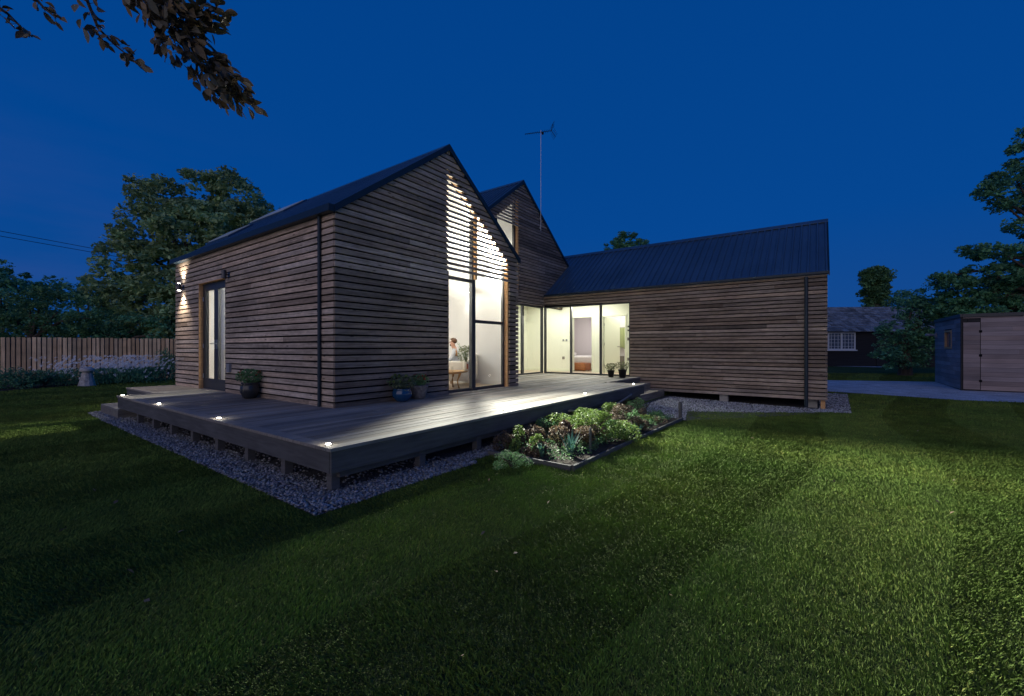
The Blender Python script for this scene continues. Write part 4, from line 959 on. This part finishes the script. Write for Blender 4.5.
# window hole on the side: px 943..950, y 329..349
wz0, wz1 = 1.42, 2.10
M = MB(); sclad(M, sfn, 0.03, 4.0, .05, SHT, [(1.25, 2.30, wz0, wz1)]); M.build('cladding', 'shedwood', shed)
M = MB(); sclad(M, ffn, .03, 5.2, .05, SHT, [(.03, .44, .05, SHT-.16)]); M.build('cladding', 'shedwood', shed)
M = MB(); M.box(.005, 1.25, -.14, -.002, 0, SHT); M.box(2.30, 3.98, -.14, -.002, 0, SHT); M.box(1.25, 2.30, -.14, -.002, 0, wz0); M.box(1.25, 2.30, -.14, -.002, wz1, SHT); M.box(.002, .14, -5.2, -.15, 0, SHT); M.box(3.85, 3.98, -5.2, -.15, 0, SHT); M.box(.15, 3.84, -5.2, -5.1, 0, SHT); M.build('wall_core', 'darkboard', shed)
dM = MB(); z = .06
while z < SHT-.18: dM.box(-.018, -.0, -.425, -.035, z, min(z+.146, SHT-.17), rt(.7, 1.0, .04)); z += .15
sdoor = dM.build('door', 'shedwood', shed)
for z in (.35, 1.2, 2.0):
    M = MB(); M.box(-.03, -.012, -.47, -.40, z-.04, z+.04, bev=.004); M.build('hinge', 'membrane', sdoor)
M = MB(); M.box(-.05, -.014, -5.2, -.0, SHT+.002, SH, bev=.01) ; M.box(-.05, 4.05, .0, .05, SHT+.002, SH+.0, bev=.01); M.box(-.01, 4.0, -5.2, -.002, SHT+.004, SH-.03); M.build('roof', 'frame', shed)
M = MB(); M.box(-.028, .012, -.012, .028, 0, SHT); M.build('corner_trim', 'darkboard', shed)
M = MB()
for (x0, x1, z0, z1) in ((1.25, 1.31, wz0, wz1), (2.24, 2.30, wz0, wz1), (1.31, 2.24, wz0, wz0+.06), (1.31, 2.24, wz1-.06, wz1)): M.box(x0, x1, -.05, .035, z0, z1)
swn = M.build('window', 'batten', shed)
M = MB(); M.box(1.31, 2.24, -.035, -.028, wz0+.06, wz1-.06); M.build('pane', 'dullglass', swn)
o = empty('bulkhead_lamp', (sx_+.5868*3.7-.8097*.02, sy_+.8097*3.7+.5868*.02, sz_+1.98), TH, 'small grey lamp on the far end of the garden room side wall', 'lamp')
M = MB(); M.box(-.08, .08, 0, .05, -.10, .10, bev=.01); M.build('back_plate', 'greyplastic', o)
M = MB(); M.tube([(0, .05, .0), (0, .20, .02)], [.04, .05], 10); M.lathe([(.10, 0), (.11, .03), (.09, .10)], c=(0, .24, -.04), n=16); M.build('lamp_hood', 'greyplastic', o)

# ================================================================= cottage far right
cx0, cY = at(800, 0, 33).x, 33.
cot = empty('weatherboard_cottage', (cx0, cY, 0), R(-4), 'long low dark boarded cottage with shingle roof beyond the path', 'cottage')
Wd = 13.5
M = MB(); M.box(0, Wd, 0, 6, 0, 2.85)
for i in range(17): M.prism([(-.02+0, .1+i*.165), (Wd+.02, .1+i*.165), (Wd+.02, .255+i*.165), (-.02, .255+i*.165)], lambda u, d, z: (u, -d, z), .015, .0)
M.build('wall', 'darkboard', cot)
M = MB(); nR = 14
for side in (0, 1):
    for i in range(nR):
        for j in range(34):
            u0 = -.4+j*(Wd+.8)/34+random.uniform(-.03, .03); u1 = u0+(Wd+.8)/34-.02
            y0 = -.35+i*(3.35/nR); y1 = y0+3.35/nR+.03; z0 = 2.70+i*(2.15/nR); z1 = z0+2.15/nR
            if side: y0, y1 = 6-y0, 6-y1
            M.hexa([(u0,y0,z0-.03),(u1,y0,z0-.03),(u1,y1,z1-.03),(u0,y1,z1-.03),(u0,y0,z0+.04),(u1,y0,z0+.04),(u1,y1,z1),(u0,y1,z1)], rt(.55, 1.35, .05))
M.build('roof', 'shingle', cot)
M = MB(); M.prism([(0, 2.851), (6, 2.851), (3, 4.70)], lambda u, d, z: (d, u, z), .01, Wd-.01); M.build('gable_end', 'darkboard', cot)
def cwin(x0, x1, z0, z1, nx, nz):
    M = MB()
    for (a, b, c, d) in ((x0, x1, z0, z0+.09), (x0, x1, z1-.09, z1), (x0, x0+.09, z0+.09, z1-.09), (x1-.09, x1, z0+.09, z1-.09), ((x0+x1)/2-.06, (x0+x1)/2+.06, z0+.09, z1-.09)): M.box(a, b, -.09, -.02, c, d)
    M.box(x0-.1, x1+.1, -.14, -.02, z0-.08, z0-.002)
    fr_ = M.build('window', 'windowwhite', cot)
    M = MB(); 
    for i in range(1, nx): u = x0+(x1-x0)*i/nx; M.box(u-.012, u+.012, -.07, -.04, z0+.09, z1-.09)
    for i in range(1, nz): z = z0+(z1-z0)*i/nz; M.box(x0+.09, x1-.09, -.072, -.042, z-.012, z+.012)
    M.build('glazing_bars', 'windowwhite', fr_)
    M = MB(); M.box(x0+.05, x1-.05, -.04, -.022, z0+.05, z1-.05); M.build('pane', 'dullglass', fr_)
lx = lambda px: (px-512)/F*33-cx0
cwin(lx(826), lx(852), 1.28, 2.62, 8, 5); cwin(lx(896), lx(901), 1.6, 2.5, 2, 3)
M = MB(); M.box(lx(872), lx(888), -.06, -.02, 0.05, 2.3); M.build('door', 'darkboard', cot)

# ================================================================= TREES
def tree(name, label, loc, trunk_h, tr, lobes, leafm, ls, dens, cat='tree', group=None, aspect=.55, limbs=True, clump=.55, var=.35, up=.5, ivy=False, droop=.2):
    """lobes: list of (x,y,z,rx,ry,rz) in world coordinates"""
    o = empty(name, loc, 0, label, cat, group); L = Vector(loc)
    M = MB(); M.tube([(0,0,-.2), (tr*.1,0,trunk_h*.4), (0,tr*.2,trunk_h)], [tr*1.3, tr, tr*.7], 10)
    if limbs:
        for lb in lobes:
            e_ = Vector(lb[:3])-L; s0 = Vector((0, tr*.2, trunk_h*random.uniform(.55, 1))); m_ = s0.lerp(e_, .5)+Vector((0, 0, .12*(e_-s0).length))
            M.tube([s0, m_, e_], [tr*.45, tr*.28, tr*.08], 6, tint=(1,1,1))
    M.build('trunk', 'bark', o)
    Vs, Ts = [], []
    for lb in lobes:
        c = np.array(lb[:3])-np.array(loc); r = np.array(lb[3:6]); vol = r[0]*r[1]*r[2]
        ncl = max(8, int(dens*(r[0]*r[2]+r[0]*r[1])/(clump**2)*3.4))
        cc = blob(c, r, ncl, .6)
        for k in range(ncl):
            nl = int(42*random.uniform(.5, 1.3)); rr = clump*random.uniform(.5, 1.1)
            C = blob(cc[k], (rr, rr, rr*.55), nl, .25)
            V, Fc, t = leaves(C, ls, aspect, up, droop=droop, var=.2, warm=.12); t *= random.uniform(1-var, 1+var)
            Vs.append(V); Ts.append(t)
    V = np.concatenate(Vs); t = np.concatenate(Ts); mesh_np('crown', V, np.arange(len(V)).reshape(-1, 4), leafm, t, o); return o
def lob(px, py, Y, r, ry=None, rz=None):
    p = at(px, py, Y); r = r*Y/F; return (p.x, p.y, p.z, r, (ry or r), (rz*Y/F if rz else r))
# chestnut behind the fence and house
Yc = 25.
tree('chestnut_tree', 'large leafy chestnut tree rising behind the fence and the left end of the house', (at(205, 0, Yc).x, Yc, 0), 4.0, .38,
     [lob(*q) for q in ((200,200,25,30),(165,205,24.5,26),(238,205,25.5,26),(150,232,24,28),(190,240,24,38),(235,240,25,40),(130,262,23.5,26),(165,272,23.5,32),(205,285,24,36),(118,290,23,22),(150,308,23,32),(190,318,23.5,36),(262,228,26,24),(122,242,23.5,10),(108,318,23,20),(240,300,25,36),(140,190,24.5,12), (222,182,25,14),(135,330,23,24),(185,345,23,30))],
     'leaf_chestnut', .27, 1.25, clump=.58, var=.35)
def bush(name, label, px, Y, pys, r, leafm='leaf_dark', ls=.3, cat='tree', group=None, dens=.8, clump=.7):
    lbs = [lob(px+dx, py, Y+dy, rr) for (dx, py, dy, rr) in pys]
    return tree(name, label, (at(px, 0, Y).x, Y, 0), 2.0, .25, lbs, leafm, ls, dens, cat=cat, group=group, clump=clump)
bush('broadleaf_tree', 'dark tree at the far left edge beyond the fence', 0, 28, [(0,275,0,14),(-15,290,0,24),(8,300,0,22),(0,325,0,24)], 20, group='trees beyond the fence')
bush('broadleaf_tree', 'thin dark tree second from the left beyond the fence', 42, 31, [(-8,284,0,12),(8,290,0,12),(0,305,0,20),(0,330,0,22)], 20, group='trees beyond the fence')
bush('broadleaf_tree', 'dark rounded tree just left of the chestnut', 82, 29, [(-8,292,0,14),(10,290,0,14),(0,312,0,24),(4,335,0,26)], 20, group='trees beyond the fence')
bush('hedge_shrub', 'wide rounded green shrub directly behind the fence at the left', 30, 21, [(0,308,0,22),(-30,314,0,22),(28,312,0,22),(60,318,0,18),(12,300,0,12),(0,335,0,26),(-40,340,0,24),(46,338,0,22)], 20, 'leaf_mid', .16, 'shrub', clump=.45)
bush('hedge_shrub', 'low dark shrub behind the fence below the chestnut', 110, 21.5, [(0,325,0,18),(-22,332,0,16),(24,330,0,18),(50,334,0,18),(0,345,0,18)], 20, 'leaf_dark', .16, 'shrub', clump=.45)
# distant crown above the wing roof
bush('distant_tree', 'round dark tree top showing above the wing roof', 627, 45, [(0,246,0,14),(-12,250,0,11),(12,250,0,11),(0,262,0,20)], 14, ls=.3, clump=.55)
# ivy clad stump tree
t_ = tree('ivy_clad_tree', 'upright ivy covered tree stump behind the cottage roof', (at(875,0,40).x, 40, 0), 8.5, .5,
     [lob(*q) for q in ((875,277,40,11),(868,276,40,7),(883,276,40,8),(875,292,40,12),(875,306,40,11),(874,285,39.7,11))], 'leaf_mid', .24, 1.6, limbs=False, clump=.42)
bush('broadleaf_tree', 'low round tree crown right of the ivy stump', 903, 42, [(0,300,0,11),(-12,305,0,9),(10,304,0,10),(0,320,0,14)], 12, ls=.28, clump=.55)
# big shrub before the cottage and maple over the garden room
bush('laurel_shrub', 'tall dark rounded shrub between the cottage and the garden room', 905, 22, [(0,350,0,19),(-20,357,0,13),(16,345,0,20),(22,320,0,20),(8,305,0,16),(30,300,0,18),(36,330,0,22),(-6,330,0,16)], 20, 'leaf_dark', .15, 'shrub', clump=.4, dens=1.0)
tree('maple_tree', 'spreading dark tree reaching over the garden room from the right edge', (at(1075,0,19.5).x, 19.5, 0), 4.5, .3,
     [lob(*q) for q in ((1015,178,19,22,None,9),(992,190,18.8,17,None,7),(1030,160,19.3,18,None,10),(1050,190,19.5,26),(1024,225,19.2,14,None,6),(1005,205,19,14,None,5),(1000,252,19.2,22,None,6),(975,250,19.2,11,None,4),(1030,262,19.6,24,None,12),
      (1062,230,20,30),(985,275,20,26,None,10),(955,284,20.2,16,None,6),(1020,290,20.4,30,None,16),(962,300,20.6,22,None,10),(1000,305,20.6,28),(1060,290,20.5,40),(1090,180,20,40),(1045,132,19.3,20,None,9),(1022,145,19.2,9,None,5),(1065,110,19.6,26),(1035,205,19.5,14,None,6),(985,318,20.5,30),(950,312,20.8,20,None,9),(1040,315,20.8,34),(940,277,20.3,7,None,3))],
     'leaf_dark', .19, .85, clump=.36, var=.35)
# overhanging beech sprays close overhead
def spray(label, pts, n, ls, spread, Y=3.0, gr='overhanging branches at the top left'):
    P_ = [at(px, py, Y+dy) for px, py, dy in pts]; o = empty('leafy_branch', P_[0], 0, label, 'branch', gr); L = P_[0]
    M = MB(); M.tube([p-L for p in P_], [.011*(1-i/len(P_))+.002 for i in range(len(P_))], 6)
    C = []; D = []
    for i in range(n):
        t = rng.uniform(0, len(P_)-1.001); k = int(t); p = P_[k].lerp(P_[k+1], t-k); d = (P_[k+1]-P_[k]).normalized()
        sp = spread*(.35+.65*rng.uniform())*(1-.45*t/len(P_)); off = Vector(rng.normal(size=3)).normalized()*sp; off.z = off.z*.7-.2*sp
        if i % 3 == 0: M.tube([p-L, p+off-L], [.0025, .001], 3)
        q = p+off-L; C.append(q[:]); D.append((off.normalized()*.5+d*.7+Vector((.25, 0, -.35)))[:])
    M.build('twig', 'bark', o); V, Fc, t = leaves6(np.array(C), ls, .52, np.array(D)); mesh_np('leaves', V, Fc, 'leaf_beech', t, o)
spray('dense leafy branch hanging lowest at the top left', [(120,-60,0),(150,-10,0),(175,25,.1),(200,55,.1),(222,78,.15),(243,98,.15)], 460, .095, .27)
spray('side branch of leaves crowding the top edge beside the dense one', [(100,-70,.2),(140,-25,.2),(165,5,.1),(190,20,0),(215,10,0)], 300, .095, .24)
spray('short leafy spray with oval leaves left of the dense branch', [(60,-50,0),(85,-5,0),(98,28,0),(115,45,0),(137,63,0)], 62, .085, .12)
spray('small spray of leaves pointing down at the far left corner', [(-40,-30,0),(-8,2,0),(8,14,0),(22,28,0),(32,37,0)], 34, .085, .07)
spray('thin sparse twig between the corner spray and the oval leaves', [(10,-40,.1),(30,-8,.1),(44,8,.1),(56,18,.1)], 26, .07, .09)

# ================================================================= fence, flower border, staddle stone
fx0, fy0 = at(-160, 0, 15.2).x, 15.2; fx1, fy1 = at(200, 0, 20.6).x, 20.6
dF = Vector((fx1-fx0, fy1-fy0, 0)); LF = dF.length; fence = empty('timber_fence', (fx0, fy0, 0), math.atan2(dF.y, dF.x), 'tall brown vertical board fence behind the flower border', 'fence')
M = MB(); x = 0; i = 0
while x < LF:
    wb = random.uniform(.095, .125); h = 1.86+random.uniform(-.015, .015)
    M.box(x, x+wb, -.022-(0 if i % 2 else .02), -.002-(0 if i % 2 else .02), .03, h, rt(.65, 1.25, .06)); x += wb+.05 if i % 2 else wb+.03; i += 1
M.build('fence_boards', 'fencewood', fence)
M = MB()
for z in (.35, 1.0, 1.6): M.box(0, LF, .0, .04, z, z+.09)
M.box(0, LF, .045, .055, .05, 1.80); M.build('rail', 'deckside', fence)
for k in range(int(LF/2.4)+1): M = MB(); M.box(-.05, .05, .056, .156, -.3, 1.82); M.build('post', 'deckside', fence, loc=(k*2.4, 0, 0))

def daisies():
    pts = []
    for (px, py, Y, n, sp) in ((55,372,15.9,30,.5),(70,370,16.2,60,.5),(100,368,16.6,170,.7),(118,367,17.2,200,.7),(135,366,17.6,220,.7),(148,366,18.2,120,.6),(96,370,16.9,60,.4),(45,368,16.0,14,.6)):
        p = at(px, py, Y); q = rng.normal(size=(n, 3))*np.array([sp*.8, .35, .21])+np.array([p.x, p.y, .74]); pts.append(q)
    C = np.concatenate(pts); C = C[rng.uniform(size=len(C)) < .9]; cl_ = np.sin(C[:, 0]*5.1)*np.sin(C[:, 0]*2.3+1); C[:, 2] = np.clip(C[:, 2]+.10*cl_, .3, 1.1); n = len(C)
    V = []; T = []
    for k in range(6):
        an = k*math.pi/3; d = np.array([math.cos(an), .35*math.sin(an)-.0, .0]); tl = rng.normal(size=(n, 3))*.25; nrm = np.array([0, -.75, .65])+tl
        nrm /= np.linalg.norm(nrm, axis=1)[:, None]; u = np.cross(nrm, np.tile([0., 0, 1], (n, 1))); u /= np.linalg.norm(u, axis=1)[:, None]; v = np.cross(nrm, u)
        dd = u*math.cos(an)+v*math.sin(an); ss = -u*math.sin(an)+v*math.cos(an); r = .058
        Q = np.stack([C+dd*.008, C+dd*r*.6+ss*.014, C+dd*r, C+dd*r*.6-ss*.014], 1); V.append(Q.reshape(-1, 3)); T.append(np.repeat(rng.uniform(.75, 1.05, (n, 1))*np.ones((1, 3)), 4, 0))
    V = np.concatenate(V); o = mesh_np('daisies', V, np.arange(len(V)).reshape(-1, 4), 'petal_white', np.concatenate(T)); tag(o, 'white daisies flowering in the border below the fence', 'flowers', kind='stuff')
    # stems and leaves
    Cl = np.repeat(C, 7, 0)+rng.normal(size=(n*7, 3))*np.array([.14, .14, .03]); Cl[:, 2] = rng.uniform(.05, .62, len(Cl))
    V, Fc, t = leaves(Cl, .11, .25, 0., dirs=np.tile([0, 0, .9], (len(Cl), 1))); tag(mesh_np('daisy_leaves', V, Fc, 'leaf_dark', t), 'green stems and leaves under the white daisies', 'plants', kind='stuff')
daisies()
def bshrub(label, px, Y, r, h, m='leaf_dark', n=1500, ls=.09, name='border_shrub', flowers=None):
    p = at(px, 0, Y); shrub(name, label, 0, 0, r, h, m, ls, n, loc=(p.x, p.y, 0), group='low plants in the fence border', lobes=9, flowers=flowers, aspect=.35)
bshrub('dark green shrub at the far left end of the border', -6, 14.6, .95, .85); bshrub('spreading green shrub, second from the left in the border', 22, 14.9, .85, .8)
bshrub('lower green shrub left of the daisies', 44, 15.4, .7, .72); bshrub('green clump left of the staddle stone', 64, 16.3, .55, .55, 'leaf_mid', 900)
bshrub('green clump right of the staddle stone', 106, 17.0, .6, .5, 'leaf_dark', 900); bshrub('dark green clump under the thickest daisies', 130, 17.2, .7, .55, 'leaf_dark', 1000)
bshrub('dark bushy plant against the house end of the border', 163, 18.4, .75, .8, 'leaf_dark', 1300); bshrub('tall dark climber beside the house corner by the fence', 169, 19.4, .5, 1.5, 'leaf_dark', 1200)
x, y = gnd(87, 386)
st = empty('staddle_stone', (x, y, 0), 0, 'mushroom shaped staddle stone in front of the daisies', 'garden stone')
M = MB(); prof = [(.27, 0), (.25, .04), (.20, .25), (.145, .47), (.14, .521)]
M.lathe(prof, n=12); s1_ = M.build('stem', 'staddle', st)
M = MB(); M.lathe([(.14, .521), (.20, .54), (.215, .58), (.20, .64), (.14, .69), (.05, .71)], n=20); M.build('cap', 'staddle', st, smooth=True)

# ================================================================= cables and aerial
for k, (y0_, y1_) in enumerate(((231, 254.5), (236, 258))):
    pts = []
    for i in range(13):
        t = i/12; px = -180+t*345; Y = 20+t*12; p = at(px, 0, Y); z = EYE+(348-(y0_+(y1_-y0_)*(px/125)))/F*Y-.25*4*t*(1-t)*.0; pts.append((p.x, p.y, z))
    M = MB(); M.tube(pts, .018, 5); o = M.build('overhead_cable', 'cable', None); tag(o, ['upper of the two dark overhead cables left of the chestnut', 'lower of the two dark overhead cables left of the chestnut'][k], 'cable', 'overhead cables')
an_ = empty('tv_aerial', HW(9.62, GB-.09, 0), TH, 'tall thin tv aerial fixed to the second gable', 'aerial')
M = MB(); M.tube([(0, 0, 5.30), (0, 0, 9.05)], .011, 8); M.build('mast', 'alu', an_)
M = MB()
for z in (5.4, 5.75): M.box(-.04, .04, .01, .07, z, z+.03)
M.build('bracket', 'alu', an_)
rot = Matrix.Rotation(R(-40), 4, 'Z'); ti = Matrix.Rotation(R(-14), 4, 'Y')
T_ = Matrix.Translation((0, 0, 8.98))@Matrix.Rotation(-TH, 4, 'Z')@Matrix.Rotation(R(12), 4, 'Z')@Matrix.Rotation(R(-13), 4, 'Y')
M = MB(); M.tube([T_@Vector((-.62, 0, 0)), T_@Vector((.45, 0, 0))], .011, 6); M.build('boom', 'cable', an_)
M = MB()
for i in range(11): x = -.60+i*.09; q = .07+.008*i; M.tube([T_@Vector((x, -q, -.0)), T_@Vector((x, q, .0))], .006, 4); 
for s_ in (-1, 1):
    for j in range(4): z = s_*(.05+.06*j); xx = .45+abs(z)*.3; M.tube([T_@Vector((xx, -.24, z)), T_@Vector((xx, .24, z))], .006, 4)
    M.tube([T_@Vector((.42, 0, 0)), T_@Vector((.53, 0, s_*.25))], .008, 4)
M.box(T_.translation.x+.10, T_.translation.x+.16, -.03, .03, 8.95, 9.03); M.build('elements', 'cable', an_)
